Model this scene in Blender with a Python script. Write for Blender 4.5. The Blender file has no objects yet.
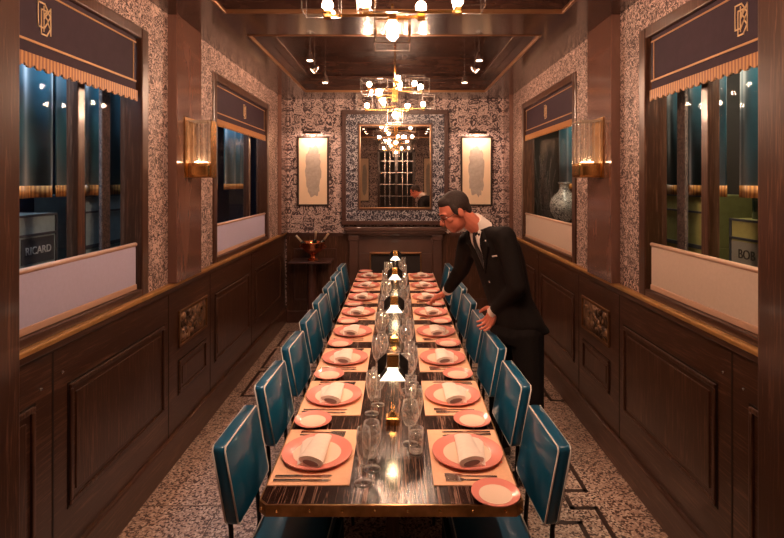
import bpy, bmesh, math, random
from mathutils import Vector, Matrix
from mathutils.bvhtree import BVHTree
random.seed(7)
PI = math.pi
S = bpy.context.scene
C = S.collection

# ------------------------------------------------------------------ camera
cd = bpy.data.cameras.new('camera'); cam = bpy.data.objects.new('camera', cd); C.objects.link(cam)
cam.location = (0.02, 0, 1.9); cam.rotation_euler = (PI/2, 0, 0)
cd.sensor_width = 36; cd.lens = 36*520/784
cd.shift_x = -5/784; cd.shift_y = -87/784
cd.clip_start = 0.05
S.camera = cam

# ------------------------------------------------------------------ world, exposure
w = bpy.data.worlds.new('world'); S.world = w; w.use_nodes = True
w.node_tree.nodes['Background'].inputs[0].default_value = (1.0, 0.62, 0.42, 1)
w.node_tree.nodes['Background'].inputs[1].default_value = 0.03
S.view_settings.view_transform = 'Standard'; S.view_settings.look = 'None'
S.view_settings.gamma = 1; S.view_settings.exposure = 0.5
S.view_settings.use_curve_mapping = False

WARM = (1.0, 0.60, 0.36); WARM2 = (1.0, 0.64, 0.46)
E_BULB = 370; E_SPOT = 36; E_LAMP = 1.1; E_PICT = 2.4; E_SCONCE = 35; E_HALL_L = 34; E_HALL_R = 32

def area(name, loc, sx, sy, power, col, rot=(0, 0, 0)):
    l = bpy.data.lights.new(name, 'AREA'); l.shape = 'RECTANGLE'; l.size = sx; l.size_y = sy
    l.energy = power; l.color = col
    o = bpy.data.objects.new(name, l); o.location = loc; o.rotation_euler = rot; C.objects.link(o); return o
# lights of the passages outside the windows
for s, e, c in ((-1, E_HALL_L, (0.62, 0.80, 1.0)), (1, E_HALL_R, (1.0, 0.86, 0.62))):
    area('passage_light', (s*1.70, 2.2, 2.92), 0.18, 1.6, e, c)
    area('passage_light', (s*1.70, 5.2, 2.92), 0.18, 1.6, e*0.6, c)

# ------------------------------------------------------------------ materials
def new_mat(name):
    m = bpy.data.materials.new(name); m.use_nodes = True
    return m, m.node_tree.nodes, m.node_tree.links, m.node_tree.nodes['Principled BSDF']
def plain(name, col, rough=0.5, metal=0.0, coat=0.0, emit=None, es=0, var=0.0, scale=30, bump=0.0, sheen=0, spec=None):
    m, N, L, b = new_mat(name)
    b.inputs['Base Color'].default_value = (*col, 1); b.inputs['Roughness'].default_value = rough
    b.inputs['Metallic'].default_value = metal; b.inputs['Coat Weight'].default_value = coat
    if spec is not None: b.inputs['Specular IOR Level'].default_value = spec
    if sheen: b.inputs['Sheen Weight'].default_value = sheen
    if emit: b.inputs['Emission Color'].default_value = (*emit, 1); b.inputs['Emission Strength'].default_value = es
    if var or bump:
        t = N.new('ShaderNodeTexCoord'); n = N.new('ShaderNodeTexNoise'); n.inputs['Scale'].default_value = scale
        n.inputs['Detail'].default_value = 4; L.new(t.outputs['Object'], n.inputs['Vector'])
        if var:
            r = N.new('ShaderNodeValToRGB'); r.color_ramp.elements[0].position = 0.3; r.color_ramp.elements[1].position = 0.7
            r.color_ramp.elements[0].color = (*[c*(1-var) for c in col], 1)
            r.color_ramp.elements[1].color = (*[min(1, c*(1+var)) for c in col], 1)
            L.new(n.outputs[0], r.inputs[0]); L.new(r.outputs[0], b.inputs['Base Color'])
        if bump:
            bp = N.new('ShaderNodeBump'); bp.inputs['Strength'].default_value = bump; bp.inputs['Distance'].default_value = 0.005
            L.new(n.outputs[0], bp.inputs['Height']); L.new(bp.outputs[0], b.inputs['Normal'])
    return m
def wood(name, dark, light, rough=0.35, stretch=(60, 60, 3), coat=0.3, contrast=(0.52, 0.72), distort=0.6, bump=0.15):
    m, N, L, b = new_mat(name)
    t = N.new('ShaderNodeTexCoord'); mp = N.new('ShaderNodeMapping'); mp.inputs['Scale'].default_value = stretch
    n = N.new('ShaderNodeTexNoise'); n.inputs['Scale'].default_value = 1.6; n.inputs['Detail'].default_value = 7
    n.inputs['Roughness'].default_value = 0.65; n.inputs['Distortion'].default_value = distort
    n2 = N.new('ShaderNodeTexNoise'); n2.inputs['Scale'].default_value = 0.25; n2.inputs['Detail'].default_value = 3
    r = N.new('ShaderNodeValToRGB'); e = r.color_ramp.elements
    e[0].position, e[1].position = contrast; e[0].color = (*dark, 1); e[1].color = (*light, 1)
    L.new(t.outputs['Object'], mp.inputs[0]); L.new(mp.outputs[0], n.inputs['Vector']); L.new(mp.outputs[0], n2.inputs['Vector'])
    ad = N.new('ShaderNodeMath'); ad.operation = 'MULTIPLY_ADD'; ad.inputs[1].default_value = 0.35; ad.inputs[2].default_value = -0.175
    ad2 = N.new('ShaderNodeMath'); ad2.operation = 'ADD'
    L.new(n2.outputs[0], ad.inputs[0]); L.new(ad.outputs[0], ad2.inputs[0]); L.new(n.outputs[0], ad2.inputs[1])
    L.new(ad2.outputs[0], r.inputs[0]); L.new(r.outputs[0], b.inputs['Base Color'])
    bp = N.new('ShaderNodeBump'); bp.inputs['Strength'].default_value = bump; bp.inputs['Distance'].default_value = 0.002
    L.new(n.outputs[0], bp.inputs['Height']); L.new(bp.outputs[0], b.inputs['Normal'])
    b.inputs['Roughness'].default_value = rough; b.inputs['Coat Weight'].default_value = coat; b.inputs['Coat Roughness'].default_value = 0.12
    return m
def glass(name, tint=(1, 1, 1), gloss=0.9, rough=0.02, ior=1.5, rim_highlight=0.0):
    m, N, L, b = new_mat(name); N.remove(b)
    tr = N.new('ShaderNodeBsdfTransparent'); tr.inputs[0].default_value = (*tint, 1)
    gl = N.new('ShaderNodeBsdfGlossy'); gl.inputs['Roughness'].default_value = rough; gl.inputs[0].default_value = (gloss, gloss, gloss, 1)
    fr = N.new('ShaderNodeFresnel'); fr.inputs[0].default_value = ior
    ge = N.new('ShaderNodeNewGeometry'); iv = N.new('ShaderNodeMath'); iv.operation = 'SUBTRACT'; iv.inputs[0].default_value = 1
    ml = N.new('ShaderNodeMath'); ml.operation = 'MULTIPLY'; L.new(ge.outputs['Backfacing'], iv.inputs[1]); L.new(iv.outputs[0], ml.inputs[0]); L.new(fr.outputs[0], ml.inputs[1])
    mx = N.new('ShaderNodeMixShader'); L.new(ml.outputs[0], mx.inputs[0]); L.new(tr.outputs[0], mx.inputs[1]); L.new(gl.outputs[0], mx.inputs[2])
    if rim_highlight:  # whitish diffuse towards the edges, painted in as rim highlights
        df = N.new('ShaderNodeBsdfDiffuse'); df.inputs[0].default_value = (0.9, 0.85, 0.8, 1); tl_ = N.new('ShaderNodeBsdfTranslucent'); tl_.inputs[0].default_value = (0.9, 0.85, 0.8, 1)
        dd = N.new('ShaderNodeMixShader'); L.new(df.outputs[0], dd.inputs[1]); L.new(tl_.outputs[0], dd.inputs[2])
        m2 = N.new('ShaderNodeMixShader'); lw = N.new('ShaderNodeLayerWeight'); lw.inputs[0].default_value = 0.5
        pw = N.new('ShaderNodeMath'); pw.operation = 'POWER'; pw.inputs[1].default_value = 2.5; L.new(lw.outputs['Facing'], pw.inputs[0])
        mm = N.new('ShaderNodeMath'); mm.operation = 'MULTIPLY_ADD'; mm.inputs[1].default_value = rim_highlight*4; mm.inputs[2].default_value = rim_highlight*0.25; mm.use_clamp = True
        L.new(pw.outputs[0], mm.inputs[0]); L.new(mm.outputs[0], m2.inputs[0])
        L.new(mx.outputs[0], m2.inputs[1]); L.new(dd.outputs[0], m2.inputs[2]); mx = m2
    L.new(mx.outputs[0], N['Material Output'].inputs[0]); return m
def emitter(name, col, s):
    m, N, L, b = new_mat(name); N.remove(b)
    e = N.new('ShaderNodeEmission'); e.inputs[0].default_value = (*col, 1); e.inputs[1].default_value = s
    L.new(e.outputs[0], N['Material Output'].inputs[0]); return m
def damask(name, pale, dark, cell=(0.16, 0.16, 0.24), fine=60, thr=0.02, rough=0.6, metal=0.0):
    """mirrored leafy scrolls: noise in ping-ponged coordinates, cut to hard edges"""
    m, N, L, b = new_mat(name)
    t = N.new('ShaderNodeTexCoord'); sp = N.new('ShaderNodeSeparateXYZ'); cb = N.new('ShaderNodeCombineXYZ')
    wn_ = N.new('ShaderNodeTexNoise'); wn_.inputs['Scale'].default_value = 7; wn_.inputs['Detail'].default_value = 2
    vs_ = N.new('ShaderNodeVectorMath'); vs_.operation = 'SCALE'; vs_.inputs['Scale'].default_value = 0.13
    va_ = N.new('ShaderNodeVectorMath'); va_.operation = 'ADD'
    L.new(t.outputs['Object'], wn_.inputs['Vector']); L.new(wn_.outputs['Color'], vs_.inputs[0]); L.new(vs_.outputs[0], va_.inputs[0]); L.new(t.outputs['Object'], va_.inputs[1])
    L.new(va_.outputs[0], sp.inputs[0])
    for i, k in enumerate(cell):
        p = N.new('ShaderNodeMath'); p.operation = 'PINGPONG'; p.inputs[1].default_value = k
        L.new(sp.outputs[i], p.inputs[0]); L.new(p.outputs[0], cb.inputs[i])
    n = N.new('ShaderNodeTexNoise'); n.inputs['Scale'].default_value = fine; n.inputs['Detail'].default_value = 1.5
    n.inputs['Distortion'].default_value = 1.6; L.new(cb.outputs[0], n.inputs['Vector'])
    v = N.new('ShaderNodeMath'); v.operation = 'SUBTRACT'; v.inputs[1].default_value = 0.5; L.new(n.outputs[0], v.inputs[0])
    a = N.new('ShaderNodeMath'); a.operation = 'ABSOLUTE'; L.new(v.outputs[0], a.inputs[0])
    r = N.new('ShaderNodeValToRGB'); e = r.color_ramp.elements
    e[0].position = thr; e[0].color = (*dark, 1); e[1].position = thr+0.035; e[1].color = (*pale, 1)
    L.new(a.outputs[0], r.inputs[0]); L.new(r.outputs[0], b.inputs['Base Color'])
    b.inputs['Roughness'].default_value = rough; b.inputs['Metallic'].default_value = metal
    return m
def speckle(name, cols, scale=140, rough=0.35):
    m, N, L, b = new_mat(name)
    t = N.new('ShaderNodeTexCoord'); v = N.new('ShaderNodeTexVoronoi'); v.inputs['Scale'].default_value = scale
    L.new(t.outputs['Object'], v.inputs['Vector'])
    s = N.new('ShaderNodeSeparateColor'); L.new(v.outputs['Color'], s.inputs[0])
    r = N.new('ShaderNodeValToRGB'); r.color_ramp.interpolation = 'CONSTANT'
    r.color_ramp.elements[0].color = (*cols[0], 1); r.color_ramp.elements[0].position = 0
    r.color_ramp.elements[1].color = (*cols[1], 1); r.color_ramp.elements[1].position = 1/len(cols)
    for i in range(2, len(cols)):
        q = r.color_ramp.elements.new(i/len(cols)); q.color = (*cols[i], 1)
    L.new(s.outputs[0], r.inputs[0]); L.new(r.outputs[0], b.inputs['Base Color']); b.inputs['Roughness'].default_value = rough
    return m

M = {}
M['oak_v'] = wood('cerused_oak_upright', (0.060, 0.023, 0.012), (0.185, 0.085, 0.050), 0.30)
M['oak_h'] = wood('cerused_oak_lengthwise', (0.060, 0.023, 0.012), (0.175, 0.080, 0.047), 0.30, stretch=(60, 3, 60))
M['oak_x'] = wood('cerused_oak_crosswise', (0.060, 0.023, 0.012), (0.175, 0.080, 0.047), 0.30, stretch=(3, 60, 60))
M['table'] = wood('dark_oiled_table_oak', (0.016, 0.006, 0.004), (0.27, 0.145, 0.10), 0.17, stretch=(62, 1.8, 62), coat=0.0, contrast=(0.54, 0.67), distort=1.2, bump=0.05)
M['table'].node_tree.nodes['Principled BSDF'].inputs['Specular IOR Level'].default_value = 0.30
M['veneer'] = wood('glossy_brown_veneer', (0.15, 0.068, 0.048), (0.22, 0.108, 0.078), 0.14, stretch=(5, 5, 1.0), coat=0.9, contrast=(0.35, 0.7), bump=0.0)
M['ceil'] = wood('lacquered_ceiling_veneer', (0.024, 0.010, 0.007), (0.055, 0.025, 0.017), 0.22, stretch=(2, 12, 12), coat=0.6, contrast=(0.35, 0.7), bump=0.0)
M['bronze'] = plain('bronze_trim', (0.30, 0.15, 0.07), 0.35, 0.8)
M['brass'] = plain('polished_brass', (0.80, 0.47, 0.16), 0.2, 1.0)
M['oldbrass'] = plain('aged_brass_strip', (0.50, 0.30, 0.13), 0.28, 1.0, var=0.35, scale=18)
M['goldrail'] = plain('gilded_dado_rail', (0.62, 0.33, 0.11), 0.35, 0.55, var=0.15, scale=12)
M['chrome'] = plain('brushed_steel', (0.72, 0.68, 0.64), 0.22, 1.0)
M['silver'] = plain('polished_cutlery_steel', (0.46, 0.42, 0.40), 0.22, 1.0)
M['paper'] = damask('scroll_wallpaper', (0.58, 0.44, 0.40), (0.050, 0.026, 0.030), cell=(0.14, 0.14, 0.20), fine=15, thr=0.036)
M['paper_fine'] = damask('fine_scroll_wallpaper', (0.66, 0.47, 0.40), (0.07, 0.034, 0.030), cell=(0.13, 0.13, 0.19), fine=38, thr=0.055)
M['mosaic'] = damask('leafy_mirror_border', (0.58, 0.56, 0.60), (0.018, 0.015, 0.032), cell=(0.09, 0.09, 0.09), fine=26, thr=0.075, rough=0.3)
M['floor'] = speckle('terrazzo', [(0.46, 0.31, 0.23), (0.32, 0.20, 0.15), (0.58, 0.43, 0.33), (0.07, 0.035, 0.028), (0.42, 0.27, 0.20), (0.11, 0.06, 0.045)], 95)
M['inlay'] = plain('dark_floor_inlay', (0.035, 0.015, 0.010), 0.35)
M['joint'] = plain('floor_joint', (0.12, 0.07, 0.05), 0.5)
M['leather'] = plain('teal_leather', (0.004, 0.080, 0.145), 0.34, 0, 0.6, var=0.12, scale=8, bump=0.05)
M['piping'] = plain('white_piping', (0.62, 0.58, 0.52), 0.45)
M['black'] = plain('black_metal', (0.012, 0.010, 0.010), 0.35, 0.4)
M['groove'] = plain('groove_shadow_line_wood', (0.016, 0.007, 0.004), 0.5)
M['plate_rim'] = plain('salmon_pink_porcelain', (0.78, 0.26, 0.20), 0.22, 0, 0.5)
M['plate_in'] = plain('cream_porcelain', (0.84, 0.62, 0.46), 0.22, 0, 0.5)
M['mat'] = plain('peach_placemat', (0.78, 0.43, 0.25), 0.5, 0, 0, var=0.05, scale=80)
M['napkin'] = plain('cream_linen', (0.82, 0.66, 0.54), 0.8, var=0.05, scale=50, sheen=0.2)
M['nap_in'] = plain('napkin_opening_shade', (0.24, 0.15, 0.12), 0.8)  # dark tone painted for the shade inside the napkin roll's open end
M['glassware'] = glass('clear_glassware', (0.98, 0.97, 0.96), 1.0, 0.04, 2.3, 0.15)
M['glasspane'] = glass('window_pane', (0.97, 0.98, 0.99), 0.15, 0.01, 1.3)
M['sconceglass'] = glass('ribbed_sconce_glass', (0.95, 0.93, 0.9), 1.0, 0.08, 1.7, 0.16)
M['glassbox'] = glass('lamp_glass', (0.97, 0.96, 0.95), 0.9, 0.02, 1.5)
M['bulb'] = emitter('glowing_bulb', (1.0, 0.62, 0.42), E_BULB)
M['sbulb'] = emitter('sconce_glow', (1.0, 0.60, 0.34), E_SCONCE)
M['spotface'] = emitter('spot_lens_glow', (1.0, 0.72, 0.5), 12)
M['shade_glow'] = emitter('lit_shade_glass', (1.0, 0.84, 0.62), 2.2)
M['aubergine'] = plain('aubergine_cloth', (0.032, 0.014, 0.026), 0.8, var=0.1, scale=20)
M['goldcloth'] = plain('gold_braid', (0.62, 0.34, 0.13), 0.5, 0.2, var=0.35, scale=140, bump=0.6)
M['goldbraid'] = plain('dull_gold_braid_line', (0.46, 0.25, 0.10), 0.5, 0.2)
M['goldthread'] = plain('gold_embroidery', (0.80, 0.58, 0.32), 0.4, 0.3)
M['curtain'] = plain('teal_curtain', (0.012, 0.10, 0.15), 0.35, 0, 0.1, var=0.35, scale=5, sheen=0.4)
M['sheer_l'] = plain('cool_light_tinted_blind', (0.56, 0.52, 0.70), 0.8, var=0.03, scale=60)  # lilac in the base colour stands for cool passage light through the cloth
M['sheer_r'] = plain('cream_blind', (0.64, 0.50, 0.40), 0.8, var=0.03, scale=60)
M['blindbar'] = plain('pale_wood_blind_bar', (0.62, 0.38, 0.26), 0.5)
M['navy'] = plain('navy_passage_wall', (0.012, 0.022, 0.055), 0.6)
M['brownwall'] = plain('brown_passage_wall', (0.045, 0.030, 0.018), 0.6)
M['crate_l'] = plain('grey_blue_painted_crate', (0.30, 0.40, 0.42), 0.6, var=0.1, scale=25)
M['crate_r'] = plain('olive_painted_crate', (0.42, 0.40, 0.13), 0.6, var=0.1, scale=25)
M['tile_d'] = plain('charcoal_label', (0.06, 0.065, 0.075), 0.5)
M['tile_l'] = plain('pale_label', (0.34, 0.33, 0.27), 0.5)
M['letter_l'] = plain('white_lettering', (0.62, 0.66, 0.66), 0.5)
M['letter_d'] = plain('dark_lettering', (0.05, 0.045, 0.03), 0.5)
M['bottle'] = plain('dark_green_bottle', (0.006, 0.018, 0.010), 0.1, 0, 0.5)
M['vase'] = damask('patterned_porcelain', (0.42, 0.38, 0.33), (0.06, 0.05, 0.05), cell=(0.07, 0.07, 0.07), fine=38, thr=0.05, rough=0.25)
M['column'] = damask('mottled_column', (0.15, 0.10, 0.08), (0.035, 0.02, 0.018), cell=(0.1, 0.1, 0.1), fine=50, thr=0.05)
M['artpaper'] = plain('cream_art_paper', (0.86, 0.66, 0.46), 0.7, var=0.03, scale=6)
M['artgrey'] = plain('grey_ink_wash', (0.44, 0.38, 0.32), 0.8, var=0.12, scale=28)
M['darkframe'] = plain('dark_picture_frame', (0.03, 0.015, 0.012), 0.4)
M['mirror'] = plain('mirror_glass', (0.80, 0.72, 0.66), 0.015, 1.0)
M['mwood'] = plain('reddish_dark_moulding', (0.070, 0.028, 0.020), 0.35, 0, 0.3, var=0.2, scale=15)
M['mantel'] = plain('brown_mantel_paint', (0.085, 0.038, 0.026), 0.4, 0, 0.2, var=0.1, scale=8)
M['firebox'] = plain('dark_firebox', (0.018, 0.010, 0.008), 0.7)  # plain near-black, shared by fireplace recess, rear door pane and tall pot
M['copper'] = plain('polished_copper', (0.85, 0.30, 0.14), 0.16, 1.0)
M['foil'] = plain('pale_gold_foil', (0.75, 0.62, 0.42), 0.35, 0.5)
M['skin'] = plain('skin', (0.58, 0.17, 0.10), 0.5, var=0.06, scale=25)
M['hair'] = plain('short_brown_hair', (0.022, 0.010, 0.006), 0.75, var=0.4, scale=120, bump=0.6)
M['suit'] = plain('charcoal_suit_cloth', (0.010, 0.007, 0.006), 0.8, var=0.15, scale=90, spec=0.15)
M['shirt'] = plain('white_shirt_cotton', (0.74, 0.62, 0.54), 0.7)
M['tie'] = plain('black_tie_silk', (0.016, 0.010, 0.010), 0.4)
M['shoe'] = plain('black_polished_leather', (0.010, 0.008, 0.007), 0.2, 0, 0.5)
M['eye'] = plain('eye_white', (0.6, 0.5, 0.45), 0.3)

def carved():
    m, N, L, b = new_mat('carved_gilt_relief')
    t = N.new('ShaderNodeTexCoord'); n = N.new('ShaderNodeTexNoise'); n.inputs['Scale'].default_value = 14; n.inputs['Detail'].default_value = 3
    n.inputs['Distortion'].default_value = 1.5; L.new(t.outputs['Object'], n.inputs['Vector'])
    r = N.new('ShaderNodeValToRGB'); e = r.color_ramp.elements
    e[0].position = 0.42; e[0].color = (0.05, 0.022, 0.012, 1); e[1].position = 0.6; e[1].color = (0.42, 0.23, 0.12, 1)
    L.new(n.outputs[0], r.inputs[0]); L.new(r.outputs[0], b.inputs['Base Color']); b.inputs['Roughness'].default_value = 0.35
    b.inputs['Metallic'].default_value = 0.4
    return m
M['relief'] = carved()
def fringe_mat():
    m, N, L, b = new_mat('gold_bullion_fringe')
    t = N.new('ShaderNodeTexCoord'); wv = N.new('ShaderNodeTexWave'); wv.bands_direction = 'Y'; wv.inputs['Scale'].default_value = 14
    wv.inputs['Distortion'].default_value = 1.0
    L.new(t.outputs['Object'], wv.inputs['Vector'])
    r = N.new('ShaderNodeValToRGB'); e = r.color_ramp.elements
    e[0].color = (0.22, 0.08, 0.02, 1); e[1].color = (0.55, 0.24, 0.06, 1)
    L.new(wv.outputs[0], r.inputs[0]); L.new(r.outputs[0], b.inputs['Base Color']); b.inputs['Roughness'].default_value = 0.5
    return m
M['fringe'] = fringe_mat()

# ------------------------------------------------------------------ mesh helpers
class MB:
    def __init__(s): s.bm = bmesh.new()
    def box(s, x0, x1, y0, y1, z0, z1):
        v = [s.bm.verts.new((x, y, z)) for z in (z0, z1) for y in (y0, y1) for x in (x0, x1)]
        for f in ((0, 2, 3, 1), (4, 5, 7, 6), (0, 1, 5, 4), (2, 6, 7, 3), (0, 4, 6, 2), (1, 3, 7, 5)):
            s.bm.faces.new([v[i] for i in f])
        return s
    def cbox(s, c, d): return s.box(c[0]-d[0]/2, c[0]+d[0]/2, c[1]-d[1]/2, c[1]+d[1]/2, c[2]-d[2]/2, c[2]+d[2]/2)
    def loft(s, rings, closed_ends=True):
        R = [[s.bm.verts.new(p) for p in r] for r in rings]; n = len(R[0])
        for a, b in zip(R, R[1:]):
            for i in range(n): s.bm.faces.new((a[i], a[(i+1) % n], b[(i+1) % n], b[i]))
        if closed_ends: s.bm.faces.new(R[0][::-1]); s.bm.faces.new(R[-1])
        return s
    def lathe(s, prof, n=24, c=(0, 0, 0)):
        """prof: list of (r, z); r=0 ends become small caps"""
        rings = [[(c[0]+max(r, 1e-4)*math.cos(2*PI*i/n), c[1]+max(r, 1e-4)*math.sin(2*PI*i/n), c[2]+z) for i in range(n)] for r, z in prof]
        return s.loft(rings)
    def tube(s, pts, r, n=8):
        pts = [Vector(p) for p in pts]; rr = r if isinstance(r, (list, tuple)) else [r]*len(pts)
        rings = []; prev = None
        for i, p in enumerate(pts):
            d = (pts[min(i+1, len(pts)-1)]-pts[max(i-1, 0)]).normalized()
            if prev is None:
                u = d.cross(Vector((0, 0, 1)) if abs(d.z) < 0.9 else Vector((1, 0, 0))).normalized()
            else:
                u = (prev-d*prev.dot(d)).normalized()
            prev = u; v = d.cross(u)
            rings.append([p+(u*math.cos(2*PI*k/n)+v*math.sin(2*PI*k/n))*rr[i] for k in range(n)])
        return s.loft(rings)
    def sphere(s, c, r, n=12, m=8, axes=None):
        if not isinstance(r, (list, tuple)): r = (r, r, r)
        A = axes or (Vector((1, 0, 0)), Vector((0, 1, 0)), Vector((0, 0, 1))); c = Vector(c); rings = []
        for j in range(m+1):
            t = -PI/2+PI*j/m; cr = max(math.cos(t), 1e-3)
            rings.append([c+A[0]*r[0]*cr*math.cos(2*PI*i/n)+A[1]*r[1]*cr*math.sin(2*PI*i/n)+A[2]*r[2]*math.sin(t) for i in range(n)])
        return s.loft(rings)
    def capsule(s, pts, rad):
        """rounded tapering limb, a sphere at each joint"""
        for i, p in enumerate(pts): s.sphere(p, rad[i]*1.0, 14, 8)
        for i in range(len(pts)-1): s.tube([pts[i], pts[i+1]], [rad[i], rad[i+1]], 14)
        return s
    def prism(s, poly, d0, d1, axis='x'):
        """poly of (a,b) extruded along axis: 'x' -> (d,a,b), 'y' -> (a,d,b), 'z' -> (a,b,d)"""
        f = {'x': lambda a, b, d: (d, a, b), 'y': lambda a, b, d: (a, d, b), 'z': lambda a, b, d: (a, b, d)}[axis]
        return s.loft([[f(a, b, d0) for a, b in poly], [f(a, b, d1) for a, b in poly]])
    def build(s, name, mat, parent=None, bev=0.0, smooth=False, seg=2, auto=None, loc=None):
        bmesh.ops.recalc_face_normals(s.bm, faces=s.bm.faces)
        me = bpy.data.meshes.new(name); s.bm.to_mesh(me); s.bm.free()
        o = bpy.data.objects.new(name, me); C.objects.link(o)
        me.materials.append(M[mat] if isinstance(mat, str) else mat)
        if smooth or auto:
            for p in me.polygons: p.use_smooth = True
        if auto:
            a = math.radians(auto)
            bm = bmesh.new(); bm.from_mesh(me)
            for e in bm.edges:
                if len(e.link_faces) == 2 and e.calc_face_angle(0) > a: e.smooth = False
            bm.to_mesh(me); bm.free()
        if bev:
            md = o.modifiers.new('bevel', 'BEVEL'); md.width = bev; md.segments = seg; md.limit_method = 'ANGLE'
        if parent is not None: o.parent = parent
        if loc: o.location = loc
        return o

def empty(name, loc=(0, 0, 0), rz=0):
    o = bpy.data.objects.new(name, None); C.objects.link(o); o.location = loc; o.rotation_euler = (0, 0, rz); o.empty_display_size = 0.05
    return o
def tag(o, label, cat, group=None):
    o['label'] = label; o['category'] = cat
    if group: o['group'] = group
    return o
def struct(o): o['kind'] = 'structure'; return o
def copy_tree(o, parent=None):
    c = o.copy(); C.objects.link(c)
    if parent is not None: c.parent = parent
    for ch in list(o.children): copy_tree(ch, c)
    return c
ORD = ['first', 'second', 'third', 'fourth', 'fifth', 'sixth', 'seventh', 'eighth']

# ------------------------------------------------------------------ room shell
YB = 7.05; YF = -2.0; XW = 1.51; ZC = 3.02; WT = 0.12
WIN = [(1.32, 3.18), (4.31, 6.17)]; WZ0, WZ1 = 1.22, 2.82
struct(MB().box(-1.62, 1.62, YF, YB+0.1, -0.06, 0.0).build('floor', 'floor'))
def inlay(pts, wd=0.022, mat='inlay'):
    m = MB()
    for (x0, y0), (x1, y1) in zip(pts, pts[1:]):
        m.box(min(x0, x1)-wd/2, max(x0, x1)+wd/2, min(y0, y1)-wd/2, max(y0, y1)+wd/2, -0.002, 0.0015)
    return m
tr = [0]
def trim(m, mat, **k):
    tr[0] += 1; o = struct(m.build('trim_%d' % tr[0], mat, **k)); return o
def merge_inlay(list_of, wd, mat):
    m = MB()
    for pts in list_of:
        for (x0, y0), (x1, y1) in zip(pts, pts[1:]):
            m.box(min(x0, x1)-wd/2, max(x0, x1)+wd/2, min(y0, y1)-wd/2, max(y0, y1)+wd/2, -0.002, 0.0015)
    trim(m, mat)
keys = []
for s in (-1, 1):
    for y in (4.62, 5.32, 6.02):
        keys.append([(s*0.55, y), (s*1.36, y), (s*1.36, y+0.60), (s*0.55, y+0.60)])
        keys.append([(s*0.55, y+0.14), (s*1.20, y+0.14), (s*1.20, y+0.46), (s*0.55, y+0.46)])
keys.append([(1.18, 3.75), (1.18, 3.20), (0.85, 3.20)])
keys.append([(1.04, 3.12), (1.04, 3.03), (1.18, 3.03), (1.18, 2.45), (0.85, 2.45)])
keys.append([(0.85, 2.90), (1.04, 2.90), (1.04, 2.60), (0.85, 2.60)])
keys.append([(1.49, 4.52), (1.36, 4.52), (1.36, 4.62)])
merge_inlay(keys, 0.028, 'inlay')
merge_inlay([[(-1.5, 3.05), (-0.6, 3.05)], [(-1.5, 4.28), (-0.6, 4.28)], [(1.5, 2.95), (1.3, 2.95)], [(-1.02, 2.2), (-1.02, 3.05)]], 0.006, 'joint')

def side_wall(s, name):
    m = MB(); a, b = (XW, XW+WT) if s > 0 else (-XW-WT, -XW)
    ys = [YF, WIN[0][0], WIN[0][1], WIN[1][0], WIN[1][1], YB+0.1]
    for i in range(5):
        if i % 2 == 0: m.box(a, b, ys[i], ys[i+1], 0.0, 3.6)
        else:
            m.box(a, b, ys[i], ys[i+1], 0.0, WZ0); m.box(a, b, ys[i], ys[i+1], WZ1, 3.6)
    return struct(m.build(name, 'paper_fine'))
side_wall(-1, 'wall_left'); side_wall(1, 'wall_right')
struct(MB().box(-1.65, 1.65, YB, YB+0.1, 0.0, 3.6).build('wall_back', 'paper'))
struct(MB().box(-1.65, 1.65, YF-0.1, YF, 0.0, 3.6).build('wall_front', 'paper'))

# ceiling: soffit with two coffers
cm = MB(); CX = 1.125; cof = [(0.9, 3.45), (3.96, 6.47)]; ZT = 3.46
cm.box(-1.6, -CX, YF, YB, ZC, 3.6); cm.box(CX, 1.6, YF, YB, ZC, 3.6)
for y0, y1 in ((YF, cof[0][0]), (cof[0][1], cof[1][0]), (cof[1][1], YB)): cm.box(-CX, CX, y0, y1, ZC, 3.6)
for y0, y1 in cof: cm.box(-CX, CX, y0, y1, ZT, 3.6)
struct(cm.build('ceiling', 'ceil'))
for y0, y1 in cof:        # bronze lip and stepped cornice of each coffer
    m = MB(); t = 0.018
    m.box(-CX, CX, y0, y0+t, ZC-0.006, ZC+0.022); m.box(-CX, CX, y1-t, y1, ZC-0.006, ZC+0.022)
    m.box(-CX, -CX+t, y0, y1, ZC-0.006, ZC+0.022); m.box(CX-t, CX, y0, y1, ZC-0.006, ZC+0.022)
    trim(m, 'bronze', bev=0.004)
    m = MB(); t = 0.10
    for q0, q1, r0, r1 in ((-CX, CX, y0, y0+t), (-CX, CX, y1-t, y1), (-CX, -CX+t, y0+t, y1-t), (CX-t, CX, y0+t, y1-t)):
        m.box(q0, q1, r0, r1, ZC+0.14, ZC+0.18)
    trim(m, 'ceil', bev=0.006)

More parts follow.
